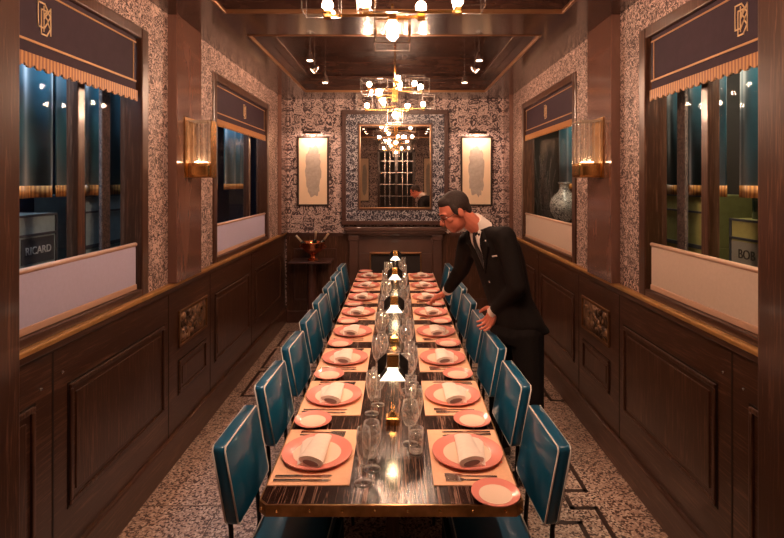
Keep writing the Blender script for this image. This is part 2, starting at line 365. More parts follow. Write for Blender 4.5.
# wainscot, both sides
panels = [(1.2, 2.17, .405, .965), (2.40, 3.38, .405, .965), (3.61, 4.12, .43, .655), (4.33, 5.31, .405, .965), (5.55, 6.75, .405, .965)]
for s in (-1, 1):
    def X(a, b): return (min(s*a, s*b), max(s*a, s*b))
    m = MB(); a, b = X(1.50, 1.535)          # boarding that covers the wall below the rail
    m.box(*X(1.496, 1.512), 1.0, YB, 0.19, 1.18)
    trim(m, 'oak_h')
    m = MB()                                  # raised mouldings round each panel
    for y0, y1, z0, z1 in panels:
        t = 0.022
        for q in ((y0, y1, z0, z0+t), (y0, y1, z1-t, z1), (y0, y0+t, z0+t, z1-t), (y1-t, y1, z0+t, z1-t)):
            m.box(*X(1.484, 1.498), *q)
    trim(m, 'oak_v', bev=0.005)
    m = MB()                                  # raised fields
    for y0, y1, z0, z1 in panels: m.box(*X(1.490, 1.498), y0+0.05, y1-0.05, z0+0.05, z1-0.05)
    trim(m, 'oak_v', bev=0.004)
    m = MB()                                  # dark grooves: panel quirks and board joints
    for y0, y1, z0, z1 in panels:
        t = 0.009; y0 -= 0.01; y1 += 0.01; z0 -= 0.01; z1 += 0.01
        for q in ((y0, y1, z0, z0+t), (y0, y1, z1-t, z1), (y0, y0+t, z0, z1), (y1-t, y1, z0, z1)):
            m.box(*X(1.4945, 1.4965), *q)
    for y in (2.29, 3.45, 4.22, 5.42): m.box(*X(1.4945, 1.4965), y-0.006, y+0.006, 0.2, 1.15)
    trim(m, 'groove')
    struct(MB().box(*X(1.47, 1.51), 1.0, YB, 0.0, 0.20).build('baseboard_left' if s < 0 else 'baseboard_right', 'oak_h', bev=0.008))
    trim(MB().box(*X(1.475, 1.51), 1.0, YB, 1.165, 1.215), 'oak_h', bev=0.006)
    trim(MB().box(*X(1.468, 1.51), 1.0, YB, 1.195, 1.222), 'goldrail', bev=0.007)
    # pilasters: glossy one between the windows, one in the far corner, one at the near edge
    for y0, y1, px in ((3.47, 3.91, 1.45), (6.66, YB, 1.46)):
        trim(MB().box(*X(px, 1.512), y0, y1, 1.222, ZC), 'veneer', bev=0.004)
    trim(MB().box(*X(1.342 if s < 0 else 1.322, 1.54), 1.58, 1.88, 0.0, ZC), 'oak_v', bev=0.006)
    trim(MB().box(*X(1.36, 1.54), 1.35, 1.58, 0.0, ZC), 'veneer', bev=0.006)
# brass screw heads by the panel joints
m = MB()
for s in (-1, 1):
    for y, z in ((2.21, 1.02), (2.35, 1.04), (5.40, 1.10), (5.46, 1.11)): m.sphere((s*1.494, y, z), 0.007, 8, 6)
trim(m, 'chrome', smooth=True)

# back wall dado
m = MB()
for s in (-1, 1):
    x0, x1 = sorted((s*0.60, s*1.47)); m.box(x0, x1, YB-0.02, YB+0.01, 0.0, 1.20)
trim(m, 'oak_v')
m = MB()
for s in (-1, 1):
    x0, x1 = sorted((s*0.72, s*1.47)); m.box(x0, x1, YB-0.035, YB-0.015, 1.17, 1.215); m.box(x0, x1, YB-0.035, YB-0.015, 0.0, 0.16)
    t = 0.02; a, b = sorted((s*0.80, s*1.38))
    for q in ((a, b, .3, .3+t), (a, b, 1.0-t, 1.0), (a, a+t, .3, 1.0), (b-t, b, .3, 1.0)): m.box(q[0], q[1], YB-0.03, YB-0.015, q[2], q[3])
trim(m, 'mwood', bev=0.004)

# windows
wn = 0
for s in (-1, 1):
    side = 'left' if s < 0 else 'right'
    for wi, (y0, y1) in enumerate(WIN):
        wn += 1
        def X(a, b): return (min(s*a, s*b), max(s*a, s*b))
        w0 = struct(empty('window_%d' % wn, (0, 0, 0)))
        m = MB(); f = 0.085
        m.box(*X(1.496, 1.63), y0, y0+f, WZ0, WZ1); m.box(*X(1.496, 1.63), y1-f, y1, WZ0, WZ1)
        m.box(*X(1.496, 1.63), y0+f, y1-f, WZ1-f*0.8, WZ1)
        m.build('window_frame', 'oak_v', w0, bev=0.008)
        MB().box(*X(1.496, 1.63), y0+f, y1-f, WZ0, WZ0+0.045).build('window_sill', 'oak_h', w0, bev=0.006)
        m = MB()
        for k in (0.70,):
            ym = y0+(y1-y0)*k; m.box(*X(1.57, 1.63), ym-0.03, ym+0.03, WZ0+0.045, WZ1-0.07)
        if not (s > 0 and wi == 1): m.build('mullion', 'oak_v', w0, bev=0.005)
        MB().box(*X(1.598, 1.604), y0+f, y1-f, WZ0+0.045, WZ1-0.07).build('pane', 'glasspane', w0)
    # passage outside the windows
    pm = 'navy' if s < 0 else 'brownwall'
    for nm, q in (('wall_passage', (*X(2.25, 2.35), 0.8, YB+.1, 0, 3.1)), ('wall_passage_near', (*X(1.64, 2.25), 0.8, 0.9, 0, 3.0)), ('wall_passage_far', (*X(1.64, 2.25), YB, YB+.1, 0, 3.0)),
                  ('ceiling_passage', (*X(1.64, 2.25), 0.8, YB+.1, 3.0, 3.1)), ('floor_passage', (*X(1.64, 2.25), 0.8, YB+.1, -0.06, 0.0))):
        struct(MB().box(*q).build(nm+'_'+side, pm))
    # mottled square column outside the nearer window
    trim(MB().box(*X(1.66, 1.68), 2.96, 3.05, 0.0, 3.0), 'column', bev=0.006)

# rear wall: glazed double door and two tall pictures (seen in the mirror)
d = struct(empty('door_1', (0, YF, 0)))
m = MB()
for x in (-0.58, -0.04, 0.50): m.box(x, x+0.08, 0, 0.06, 0, 2.9)
m.box(-0.58, 0.58, 0, 0.06, 2.82, 2.9); m.box(-0.5, 0.5, 0, 0.06, 0, 0.9)
m.build('door_frame', 'oak_v', d)
m = MB()
for k in range(5):
    for x0 in (-0.5, 0.04): m.box(x0, x0+0.46, 0.01, 0.03, 1.1+k*0.36, 1.115+k*0.36)
for x in (-0.35, -0.2, 0.19, 0.34): m.box(x-0.006, x+0.006, 0.01, 0.03, 0.9, 2.82)
m.build('glazing_bar', 'chrome', d)
MB().box(-0.5, 0.5, 0.002, 0.008, 0.9, 2.82).build('pane', 'firebox', d)

# ------------------------------------------------------------------ fireplace and mirror
fp = tag(empty('fireplace', (0, YB, 0)), 'brown painted fireplace surround below the mirror', 'fireplace')
m = MB(); m.box(-0.68, 0.68, -0.17, 0, 1.25, 1.30); m.box(-0.66, 0.66, -0.15, 0, 1.215, 1.25); m.box(-0.63, 0.63, -0.12, 0, 1.185, 1.215)
m.build('mantel_shelf', 'mantel', fp, bev=0.006)
for s in (-1, 1):
    a, b = sorted((s*0.50, s*0.62)); m = MB(); m.box(a, b, -0.10, 0, 0.0, 1.185); m.box(a-.01, b+.01, -0.115, 0, 0.0, 0.14)
    m.box(a-.01, b+.01, -0.115, 0, 1.12, 1.185); m.build('pilaster', 'mantel', fp, bev=0.006)
m = MB(); m.box(-0.50, 0.50, -0.04, 0, 0.94, 1.185); m.box(-0.50, -0.33, -0.04, 0, 0, 0.94); m.box(0.33, 0.50, -0.04, 0, 0, 0.94)
m.build('chimney_breast_panel', 'mantel', fp, bev=0.004)
m = MB(); m.box(-0.33, 0.33, -0.012, 0, 0, 0.94); m.build('firebox', 'firebox', fp)
m = MB()
for x0, x1, z0, z1 in ((-.35, .35, .93, .955), (-.35, -.33, 0, .955), (.33, .35, 0, .955)): m.box(x0, x1, -0.055, -0.038, z0, z1)
m.build('firebox_trim', 'bronze', fp, bev=0.003)

def ring(m, x0, x1, z0, z1, t, ya, yb):
    m.box(x0, x1, ya, yb, z1-t, z1); m.box(x0, x1, ya, yb, z0, z0+t); m.box(x0, x0+t, ya, yb, z0+t, z1-t); m.box(x1-t, x1, ya, yb, z0+t, z1-t)
mi = tag(empty('wall_mirror', (-0.005, YB, 1.32)), 'large mirror in leafy black and white frame over the fireplace', 'mirror')
m = MB(); ring(m, -0.72, 0.72, 0, 1.55, 0.06, -0.07, 0); ring(m, -0.505, 0.505, 0.20, 1.37, 0.03, -0.065, 0); m.build('outer_moulding', 'mwood', mi, bev=0.006)
m = MB(); ring(m, -0.665, 0.665, 0.055, 1.495, 0.165, -0.045, 0); m.build('patterned_border', 'mosaic', mi)
MB().box(-0.48, 0.48, -0.03, -0.022, 0.225, 1.345).build('mirror_glass', 'mirror', mi)
m = MB(); ring(m, -0.482, 0.482, 0.223, 1.347, 0.014, -0.07, -0.02); m.build('inner_fillet', 'bronze', mi, bev=0.002)

def blob_poly(w, h, n, seed):
    r = random.Random(seed); out = []
    for i in range(n):
        t = 2*PI*i/n; k = 0.86+0.18*r.random()
        out.append((w*k*math.copysign(abs(math.cos(t))**0.7, math.cos(t)), h*k*math.copysign(abs(math.sin(t))**0.8, math.sin(t))))
    return out
def picture(x, y, z, w_, h_, label, flip=1, light=True, labell=None):
    p = tag(empty('framed_picture', (x, y, z)), label, 'picture', None)
    m = MB(); ring(m, -w_/2, w_/2, 0, h_, 0.024, -0.03*flip if flip > 0 else 0, 0 if flip > 0 else 0.03); m.build('frame', 'darkframe', p, bev=0.003)
    ya, yb = sorted((-0.012*flip, 0)); MB().box(-w_/2+.015, w_/2-.015, ya, yb, .015, h_-.015).build('art_paper', 'artpaper', p)
    ya, yb = sorted((-0.0145*flip, -0.012*flip)); pl = [(a, b+h_*0.5) for a, b in blob_poly(w_*0.25, h_*0.37, 40, int(abs(x)*10+x+5))]
    MB().prism(pl, ya, yb, 'y').build('ink_drawing', 'artgrey', p)
    if light:
        q = tag(empty('picture_light', (x, y, z+h_)), labell, 'picture light')
        m = MB(); m.tube([(0, 0, 0.02), (0, -0.07, 0.05), (0, -0.13, 0.045)], 0.007); m.cbox((0, -0.01, 0.02), (0.05, 0.02, 0.05)); m.build('bracket', 'oldbrass', q)
        MB().tube([(-0.12, -0.13, 0.04), (0.12, -0.13, 0.04)], 0.017, 14).build('lamp_tube', 'darkframe', q)
        l = bpy.data.lights.new('picture_lamp', 'AREA'); l.shape = 'RECTANGLE'; l.size = 0.24; l.size_y = 0.02; l.energy = E_PICT; l.color = WARM2
        lo = bpy.data.objects.new('picture_lamp', l); lo.location = (x, y-0.13, z+h_+0.018); lo.rotation_euler = (math.radians(28), 0, 0); C.objects.link(lo)
picture(-1.115, YB, 1.575, 0.43, 0.945, 'framed grey ink drawing on the back wall, left of the mirror', labell='slim picture light over the drawing left of the mirror')
picture(1.095, YB, 1.575, 0.43, 0.945, 'framed grey ink drawing on the back wall, right of the mirror', labell='slim picture light over the drawing right of the mirror')
picture(-0.98, YF, 1.3, 0.30, 1.35, 'tall framed picture left in the mirror reflection, beside the rear door', -1, False)
picture(0.98, YF, 1.3, 0.30, 1.35, 'tall framed picture right in the mirror reflection, beside the rear door', -1, False)

# ------------------------------------------------------------------ pelmets, blinds, curtains
def strokes(m, segs, s, x, y, z, k, wd):
    """segs in monogram units laid on a plane facing the room"""
    for (a0, b0), (a1, b1) in segs:
        dx, dy = a1-a0, b1-b0; L = math.hypot(dx, dy); nx, ny = -dy/L*wd/2, dx/L*wd/2; ex, ey = dx/L*wd/2, dy/L*wd/2
        q = [(a0-ex+nx, b0-ey+ny), (a1+ex+nx, b1+ey+ny), (a1+ex-nx, b1+ey-ny), (a0-ex-nx, b0-ey-ny)]
        m.prism([(y-s*k*(-a), z+k*b) if False else (y-s*k*0.72*a, z+k*b) for a, b in q], x, x-s*0.003, 'x')
def poly(*p): return list(zip(p, p[1:]))
MONO = (poly((-.42, .5), (-.42, -.35), (.02, -.35), (.30, -.05), (.02, .12), (.26, .32), (.05, .5), (-.42, .5)) +
        poly((-.20, .28), (-.20, -.58), (.20, -.58), (.46, -.30), (.24, -.10), (.46, .12), (.26, .28), (-.20, .28)) +
        poly((-.02, .40), (-.02, -.45)) + poly((.02, .0), (.48, .42), (.48, -.52)))
pos = {0: 'nearer', 1: 'farther'}
for s in (-1, 1):
    side = 'left' if s < 0 else 'right'
    def X(a, b): return (min(s*a, s*b), max(s*a, s*b))
    for wi, (y0, y1) in enumerate(WIN):
        a, b = y0+0.09, y1-0.11; yc = (y0+y1)/2; where = '%s window of the %s wall' % (pos[wi], side)
        p = tag(empty('pelmet', (0, yc, 2.44)), 'aubergine cloth pelmet with gold monogram in the '+where, 'pelmet', 'window pelmets')
        L0, L1 = a-yc, b-yc
        MB().box(*X(1.522, 1.548), L0, L1, -0.02, 0.315).build('cloth_panel', 'aubergine', p, bev=0.004)
        m = MB()
        for q in ((L0, L1, .050, .060), (L0, L1, .280, .288), (L1-.034, L1-.029, .06, .28), (L0+.029, L0+.034, .06, .28)): m.box(*X(1.518, 1.523), *q)
        m.build('gold_border', 'goldbraid', p)
        m = MB(); n = int((L1-L0)/0.012)
        for i in range(n):
            u = L0+(L1-L0)*i/n; zb = -0.046-0.018*abs(math.sin(PI*u/0.06)); m.box(*X(1.512, 1.520), u, u+(L1-L0)/n, zb, 0.0)
        m.build('scalloped_fringe', 'fringe', p)
        m = MB(); strokes(m, MONO, s, s*1.522, 0.02, 0.175, 0.125, 0.05); m.build('monogram', 'goldthread', p)
        bl = tag(empty('cafe_blind', (0, yc, 1.27)), '%s half-height blind across the bottom of the %s' % ('cool-light-tinted' if s < 0 else 'cream', where), 'blind', 'half-height window blinds')
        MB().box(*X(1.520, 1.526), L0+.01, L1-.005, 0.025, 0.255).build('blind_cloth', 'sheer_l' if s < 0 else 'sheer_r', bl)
        MB().tube([(s*1.523, L0+.005, 0.262), (s*1.523, L1-.002, 0.262)], 0.012, 10).build('top_bar', 'blindbar', bl, smooth=True)
        MB().box(*X(1.514, 1.530), L0+.005, L1-.002, -0.004, 0.028).build('bottom_bar', 'blindbar', bl, bev=0.004)
        # curtains hanging outside, in the passage
        spans = [(y0-0.3, y0+1.40, 'broad'), (y0+1.47, y1+0.35, 'narrow')] if wi == 0 else [(y0+0.0, y0+1.02, 'broad'), (y0+1.12, y1+0.3, 'narrow')]
        for ca, cb_, kd in spans:
            cu = tag(empty('curtain', (s*(2.06 if (s > 0 and wi == 1) else 1.80), (ca+cb_)/2, 1.82)), '%s gold-fringed teal curtain behind the %s' % (kd, where), 'curtain', 'curtains outside the windows')
            hw = (cb_-ca)/2; n = 90; m = MB(); rings = []
            def cx(u, z): return 0.022*math.sin(u*2*PI/0.27+0.7*math.sin(u*9))*(0.8+0.2*z)
            def sheet(m, z0, z1, amp0, th):
                fr = [[], []]
                for k, zz in enumerate((z0, z0*0.5+z1*0.5, z1)):
                    pass
                zs = [z0, (z0+z1)/2, z1]; g = []
                for zz in zs: g.append([m.bm.verts.new((cx(-hw+2*hw*i/n, zz), -hw+2*hw*i/n, zz)) for i in range(n+1)])
                for r0, r1 in zip(g, g[1:]):
                    for i in range(n): m.bm.faces.new((r0[i], r0[i+1], r1[i+1], r1[i]))
            sheet(m, 0.06, 1.15, 0, 0); o = m.build('curtain_cloth', 'curtain', cu, smooth=True)
            md = o.modifiers.new('thickness', 'SOLIDIFY'); md.thickness = 0.006
            m = MB(); sheet(m, 0.0, 0.062, 0, 0); o = m.build('gold_fringe', 'fringe', cu, smooth=True)
            md = o.modifiers.new('thickness', 'SOLIDIFY'); md.thickness = 0.008

# crates, bottles, vase in the passage
def text_mesh(txt, size, name, mat, parent, loc, rot, ext=0.002):
    c = bpy.data.curves.new(name, 'FONT'); c.body = txt; c.size = size; c.extrude = ext; c.align_x = 'CENTER'; c.align_y = 'CENTER'
    o = bpy.data.objects.new(name+'_tmp', c); C.objects.link(o)
    bpy.context.view_layer.update()
    me = bpy.data.meshes.new_from_object(o.evaluated_get(bpy.context.evaluated_depsgraph_get())); me.name = name
    bpy.data.objects.remove(o); me.materials.clear(); me.materials.append(M[mat])
    t = bpy.data.objects.new(name, me); C.objects.link(t); t.parent = parent; t.location = loc; t.rotation_euler = rot
    return t
def crate(s, y0, y1, z0, z1, mat, label, txt, txt_y, dark, x=1.88):
    c = tag(empty('crate', (s*(x+0.15), (y0+y1)/2, z0)), label, 'crate', 'painted crates in the passages')
    hw = (y1-y0)/2; h = z1-z0; d = 0.15
    MB().box(-d, d, -hw, hw, 0, h).build('crate_body', mat, c, bev=0.006)
    m = MB(); fx = -s*d; fa, fb = sorted((fx, fx-s*0.008)); t = 0.012
    for q in ((-hw, hw, h-t, h), (-hw, hw, h-0.10-t, h-0.10), (-hw, hw, 0, t), (-hw, -hw+t, 0, h), (hw-t, hw, 0, h)): m.box(fa, fb, *q)
    m.build('batten', 'tile_d', c)
    if txt:
        fa, fb = sorted((fx, fx-s*0.004))
        m = MB(); m.box(fa, fb, txt_y-(y0+y1)/2-0.125, txt_y-(y0+y1)/2+0.125, h-0.255, h-0.122); lb = m.build('label', dark, c)
        text_mesh(txt, 0.056 if s < 0 else 0.07, 'lettering', 'letter_l' if s < 0 else 'letter_d', lb, (fx-s*0.005, txt_y-(y0+y1)/2, h-0.19), (PI/2, 0, PI/2 if s < 0 else -PI/2))
    return c
crate(-1, 1.95, 2.90, 1.42, 1.73, 'crate_l', 'grey-blue crate lettered RICARD behind the nearer left window', 'RICARD', 2.75, 'tile_d')
crate(-1, 1.95, 2.90, 1.11, 1.42, 'crate_l', 'grey-blue crate under the lettered one behind the nearer left window', None, 2.6, 'tile_d')
crate(-1, 1.95, 2.90, 0.80, 1.11, 'crate_l', 'grey-blue crate third from top of the stack behind the left window', None, 2.6, 'tile_d')
crate(1, 1.95, 2.90, 1.37, 1.70, 'crate_r', 'olive crate lettered BOB behind the nearer right window', 'BOB', 2.76, 'tile_l')
crate(1, 1.95, 2.90, 1.04, 1.37, 'crate_r', 'olive crate under the lettered one behind the nearer right window', None, 2.7, 'tile_l')
crate(1, 1.95, 2.90, 0.71, 1.04, 'crate_r', 'olive crate third from top of the stack behind the right window', None, 2.7, 'tile_l')
for s, mt, side in ((-1, 'crate_l', 'left'), (1, 'crate_r', 'right')):
    crate(s, 3.15, 3.75, 1.50, 1.82, mt, 'small %s crate beyond the mottled column in the %s passage' % ('grey-blue' if s < 0 else 'olive', side), None, 3.4, 'tile_d')
    crate(s, 3.15, 3.75, 1.18, 1.50, mt, 'lower small %s crate beyond the mottled column in the %s passage' % ('grey-blue' if s < 0 else 'olive', side), None, 3.4, 'tile_d')
    st = tag(empty('shelf_stand', (s*2.03, 3.0, 0)), 'dark wooden stand carrying the crates in the %s passage' % side, 'stand')
    zt = 0.80 if s < 0 else 0.71
    MB().box(-0.16, 0.16, -1.08, -0.1, zt-0.05, zt).build('stand_top', 'oak_h', st)
    m = MB(); m.box(-0.16, 0.16, -1.06, -1.0, 0, zt-.05); m.box(-0.16, 0.16, -0.18, -0.12, 0, zt-.05); m.build('end_panel', 'oak_v', st)
    cp = tag(empty('cupboard', (s*2.03, 3.45, 0)), 'dark cupboard under the small crates in the %s passage' % side, 'cupboard')
    MB().box(-0.16, 0.16, -0.33, 0.33, 0, 1.18).build('carcass', 'oak_v', cp, bev=0.005)
    MB().box(*sorted((-s*0.16, -s*0.17)), -0.30, 0.30, 0.08, 1.12).build('door', 'oak_v', cp, bev=0.004)
bt = tag(MB().lathe([(0, 0), (0.035, 0.002), (0.036, 0.11), (0.014, 0.17), (0.013, 0.22), (0, 0.222)], 16).build('bottle', 'bottle', smooth=True, loc=(1.96, 2.78, 1.70)),
         'dark green bottle on the olive crate, nearest the crate edge', 'bottle', 'bottles on the olive crate')
b2 = copy_tree(bt); b2.location = (1.96, 2.60, 1.70); b2['label'] = 'dark green bottle on the olive crate, nearer the camera'
# bushy dried branches and vase behind the farther right window
vp = tag(empty('vase_plinth', (1.93, 5.72, 0)), 'dark plinth under the patterned vase in the right passage', 'plinth')
MB().box(-0.17, 0.17, -0.2, 0.2, 0, 1.46).build('plinth_body', 'oak_v', vp, bev=0.006)
tag(MB().lathe([(0, 0), (0.07, 0), (0.10, 0.03), (0.15, 0.12), (0.16, 0.19), (0.13, 0.27), (0.07, 0.33), (0.05, 0.37), (0.05, 0.41), (0.075, 0.44), (0.06, 0.435), (0.0, 0.35)], 32)
    .build('vase', 'vase', smooth=True, loc=(1.86, 5.72, 1.46)), 'round patterned vase behind the farther right window', 'vase')
br = MB(); rr = random.Random(3)
for i in range(46):
    x = 0.05*rr.uniform(-1, 1); y = 0.05*rr.uniform(-1, 1); p = [(x*0.4, y*0.4, 0.0)]
    h = rr.uniform(0.5, 1.1); dx, dy = rr.uniform(-0.08, 0.06), rr.uniform(-0.26, 0.26)
    for k in range(1, 6): p.append((x+dx*k/5+rr.uniform(-.015, .015), y+dy*(k/5)**1.4+rr.uniform(-.02, .02), h*k/5))
    br.tube(p, [0.005, 0.005, 0.004, 0.004, 0.006, 0.007], 5)
pp = tag(empty('dried_branch_arrangement', (1.84, 6.36, 0)), 'pale dried branches left of the vase behind the farther right window', 'plant')
br.build('branches', 'column', pp, loc=(0, 0, 1.2)); MB().lathe([(0, 0), (.12, 0), (.15, .6), (.16, 1.25), (.13, 1.25), (.12, 1.2), (0, 1.2)], 24).build('tall_pot', 'firebox', pp, auto=40)

# ------------------------------------------------------------------ wall sconces
for s in (-1, 1):
    side = 'left' if s < 0 else 'right'
    q = tag(empty('wall_sconce', (s*1.45, 3.69, 1.93)), 'brass and glass block sconce on the glossy pilaster of the %s wall' % side, 'wall lamp', 'wall sconces')
    def X(a, b): return (min(-s*a, -s*b), max(-s*a, -s*b))
    MB().box(*X(0.0, 0.165), -0.09, 0.09, 0, 0.105).build('brass_cup', 'brass', q, bev=0.02)
    m = MB()
    for c0 in (-0.045, 0.045):
        for xx in (0.045, 0.12):
            n = 12; m.loft([[(-s*xx+0.034*math.cos(2*PI*i/n), c0+0.034*math.sin(2*PI*i/n), z) for i in range(n)] for z in (0.106, 0.25, 0.40)])
    m.build('glass_rod', 'sconceglass', q, auto=40)
    m = MB()
    for c0 in (-0.045, 0.045): m.cbox((-s*0.085, c0, 0.110), (0.05, 0.03, 0.006))
    m.build('lamp', 'sbulb', q)
    m = MB(); m.box(*X(0.008, 0.160), -0.088, 0.088, 0.396, 0.400); m.build('glass_lid', 'sconceglass', q)
    e = MB()
    for xx in (0.012, 0.158):
        for yy in (-0.086, 0.086): e.box(-s*xx-0.0018, -s*xx+0.0018, yy-0.0018, yy+0.0018, 0.105, 0.40)
    e.build('corner_rod', 'chrome', q)
    if s < 0: MB().box(*X(0.165, 0.171), -0.05, 0.05, 0.0, 0.40).build('front_plate', 'brass', q, bev=0.001)
    MB().box(*X(0, 0.008), -0.10, 0.10, 0.0, 0.42).build('back_plate', 'oldbrass', q)

# carved relief panels
for s in (-1, 1):
    q = tag(empty('carved_panel', (s*1.496, 3.865, 0.75)), 'small gilt carved relief set in the %s wainscot' % ('left' if s < 0 else 'right'), 'relief', 'carved reliefs')
    a, b = sorted((0, -s*0.014)); m = MB(); t = 0.02
    for y0, y1, z0, z1 in ((-.265, .265, 0, t), (-.265, .265, .235, .255), (-.265, -.245, t, .235), (.245, .265, t, .235)): m.box(a, b, y0, y1, z0, z1)
    m.build('gilt_frame', 'bronze', q, bev=0.004)
    r = random.Random(11); m = MB(); a, b = sorted((0, -s*0.004)); m.box(a, b, -.245, .245, t, .235)
    for i in range(26): m.sphere((-s*0.004, r.uniform(-.2, .2), r.uniform(.05, .205)), (r.uniform(.006, .014), r.uniform(.02, .05), r.uniform(.012, .035)), 10, 6)
    m.build('relief', 'relief', q, smooth=True)

# ------------------------------------------------------------------ chandeliers
def chandelier(loc, label, zt):
    q = tag(empty('chandelier', loc), label, 'chandelier', 'brass chandeliers with glass boxes')
    z0 = loc[2]
    MB().tube([(0, 0, -0.18), (0, 0, zt-z0)], 0.012, 10).build('stem', 'brass', q, smooth=True)
    MB().lathe([(0, 0), (0.06, 0), (0.06, -0.025), (0, -0.03)], 20, (0, 0, zt-z0)).build('ceiling_rose', 'brass', q, auto=40)
    MB().box(-0.03, 0.03, -0.03, 0.03, -0.20, -0.06).build('centre_block', 'brass', q, bev=0.004)
    B = [(-.28, 0, 2.665), (.28, -.02, 2.675), (.125, .02, 2.665), (-.12, .10, 2.71), (-.25, -.14, 2.85), (-.15, .16, 2.84), (-.17, -.02, 2.785),
         (.05, .20, 2.92), (.20, .12, 2.91), (.25, -.12, 2.83), (.03, -.19, 2.90), (0, 0, 2.57)]
    arms = MB()
    for i, (x, y, z) in enumerate(B):
        z -= z0
        if i < 11:
            zl = z-0.045
            arms.box(min(0, x), max(0, x), y-0.005, y+0.005, zl-0.005, zl+0.005)
            arms.box(-0.005, 0.005, min(0, y), max(0, y), zl-0.005, zl+0.005)
        up = i == 11
        dz = 0.042 if up else -0.042
        MB().cbox((x, y, z+dz), (0.034, 0.034, 0.034)).build('lamp_holder', 'brass', q, bev=0.003)
        m = MB(); m.sphere((x, y, z), 0.023 if not up else 0.027, 12, 8); m.build('bulb', 'bulb', q, smooth=True)
    arms.build('arms', 'brass', q)
    boxes = [(-.305, 0, 2.70, .155, .12, .14), (.33, -.02, 2.70, .12, .12, .12), (0, 0, 2.55, .15, .13, .13), (-.20, -.05, 2.845, .26, .24, .12),
             (.05, .20, 2.925, .12, .10, .15), (.22, .12, 2.90, .15, .12, .16), (.25, -.12, 2.84, .17, .12, .13), (-.12, .12, 2.71, .08, .08, .09)]
    for x, y, z, w_, d_, h_ in boxes:
        z -= z0; m = MB(); t = 0.0016
        xs, ys, zs = (x-w_/2, x+w_/2), (y-d_/2, y+d_/2), (z-h_/2, z+h_/2)
        for yy in ys: m.box(xs[0], xs[1], yy-t, yy+t, zs[0], zs[1])
        for xx in xs: m.box(xx-t, xx+t, ys[0], ys[1], zs[0], zs[1])
        g = m.build('glass_box', 'glassbox', q)
        e = MB(); t = 0.002
        for zz in zs:
            for yy in ys: e.box(xs[0], xs[1], yy-t, yy+t, zz-t, zz+t)
            for xx in xs: e.box(xx-t, xx+t, ys[0], ys[1], zz-t, zz+t)
        for yy in ys:
            for xx in xs: e.box(xx-t, xx+t, yy-t, yy+t, zs[0], zs[1])
        e.build('edge_frame', 'chrome', g)
    m = MB()
    for sx in (-1, 1): m.cbox((sx*0.073, 0, 2.555-z0), (0.014, 0.03, 0.04)); m.box(min(0, sx*.073), max(0, sx*.073), -.004, .004, 2.60-z0, 2.608-z0)
    m.build('clamp', 'brass', q)
    return q
chandelier((0, 2.25, 2.9), 'brass chandelier with glass boxes in the nearer coffer, cut by picture top', ZT)
chandelier((0, 5.2, 2.9), 'brass chandelier with glowing bulbs in the farther coffer before the mirror', ZT)


# ------------------------------------------------------------------ pendant spotlights
def pendant(x, y, z, tilt, aim, label, grp):
    q = tag(empty('pendant_spotlight', (x, y, z)), label, 'spotlight', grp)
    MB().tube([(0, 0, 0.03), (0, 0, ZT-z)], 0.004, 8).build('suspension_rod', 'chrome', q)
    R = Matrix.Rotation(tilt, 3, 'Y'); m = MB(); n = 16
    prof = [(0.012, 0.045), (0.016, 0.04), (0.030, 0.0), (0.032, -0.025), (0.026, -0.026)]
    m.loft([[R @ Vector((r*math.cos(2*PI*i/n), r*math.sin(2*PI*i/n), zz)) for i in range(n)] for r, zz in prof])
    m.build('spot_head', 'chrome', q, auto=40)
    m = MB(); m.loft([[R @ Vector((0.024*math.cos(2*PI*i/n), 0.024*math.sin(2*PI*i/n), zz)) for i in range(n)] for zz in (-0.0265, -0.028)])
    m.build('lens', 'spotface', q)
    l = bpy.data.lights.new('spot_beam', 'SPOT'); l.energy = E_SPOT; l.color = WARM2; l.spot_size = math.radians(62); l.spot_blend = 0.8; l.shadow_soft_size = 0.03
    lo = bpy.data.objects.new('spot_beam', l); C.objects.link(lo)
    d = (Vector(aim)-Vector((x, y, z))).normalized(); lo.location = Vector((x, y, z))+d*0.05
    lo.rotation_euler = d.to_track_quat('-Z', 'Y').to_euler()
for s in (-1, 1):
    sd = 'left' if s < 0 else 'right'
    pendant(s*0.70, 4.30, 2.93, 0, (s*0.25, 3.7, 0.8), 'nearest of three small pendant spotlights at the %s of the far coffer' % sd, 'pendant spotlights in the far coffer')
    pendant(s*0.71, 4.60, 2.90, -s*0.8, (s*0.15, 4.9, 0.8), 'tilted middle pendant spotlight at the %s of the far coffer' % sd, 'pendant spotlights in the far coffer')
    pendant(s*0.67, 5.00, 2.88, 0, (s*0.2, 5.9, 0.8), 'lowest hanging pendant spotlight at the %s of the far coffer' % sd, 'pendant spotlights in the far coffer')
    for k, (y, ay) in enumerate(((1.45, 2.0), (1.9, 2.6), (2.5, 3.3))):  # unseen pendants added in the near coffer for more light on the table
        pendant(s*0.72, y, 3.1, 0, (s*0.25, ay, 0.8), '%s unseen pendant spotlight at the %s of the near coffer, added for light' % (ORD[k], sd), 'unseen added pendant spotlights in the near coffer')

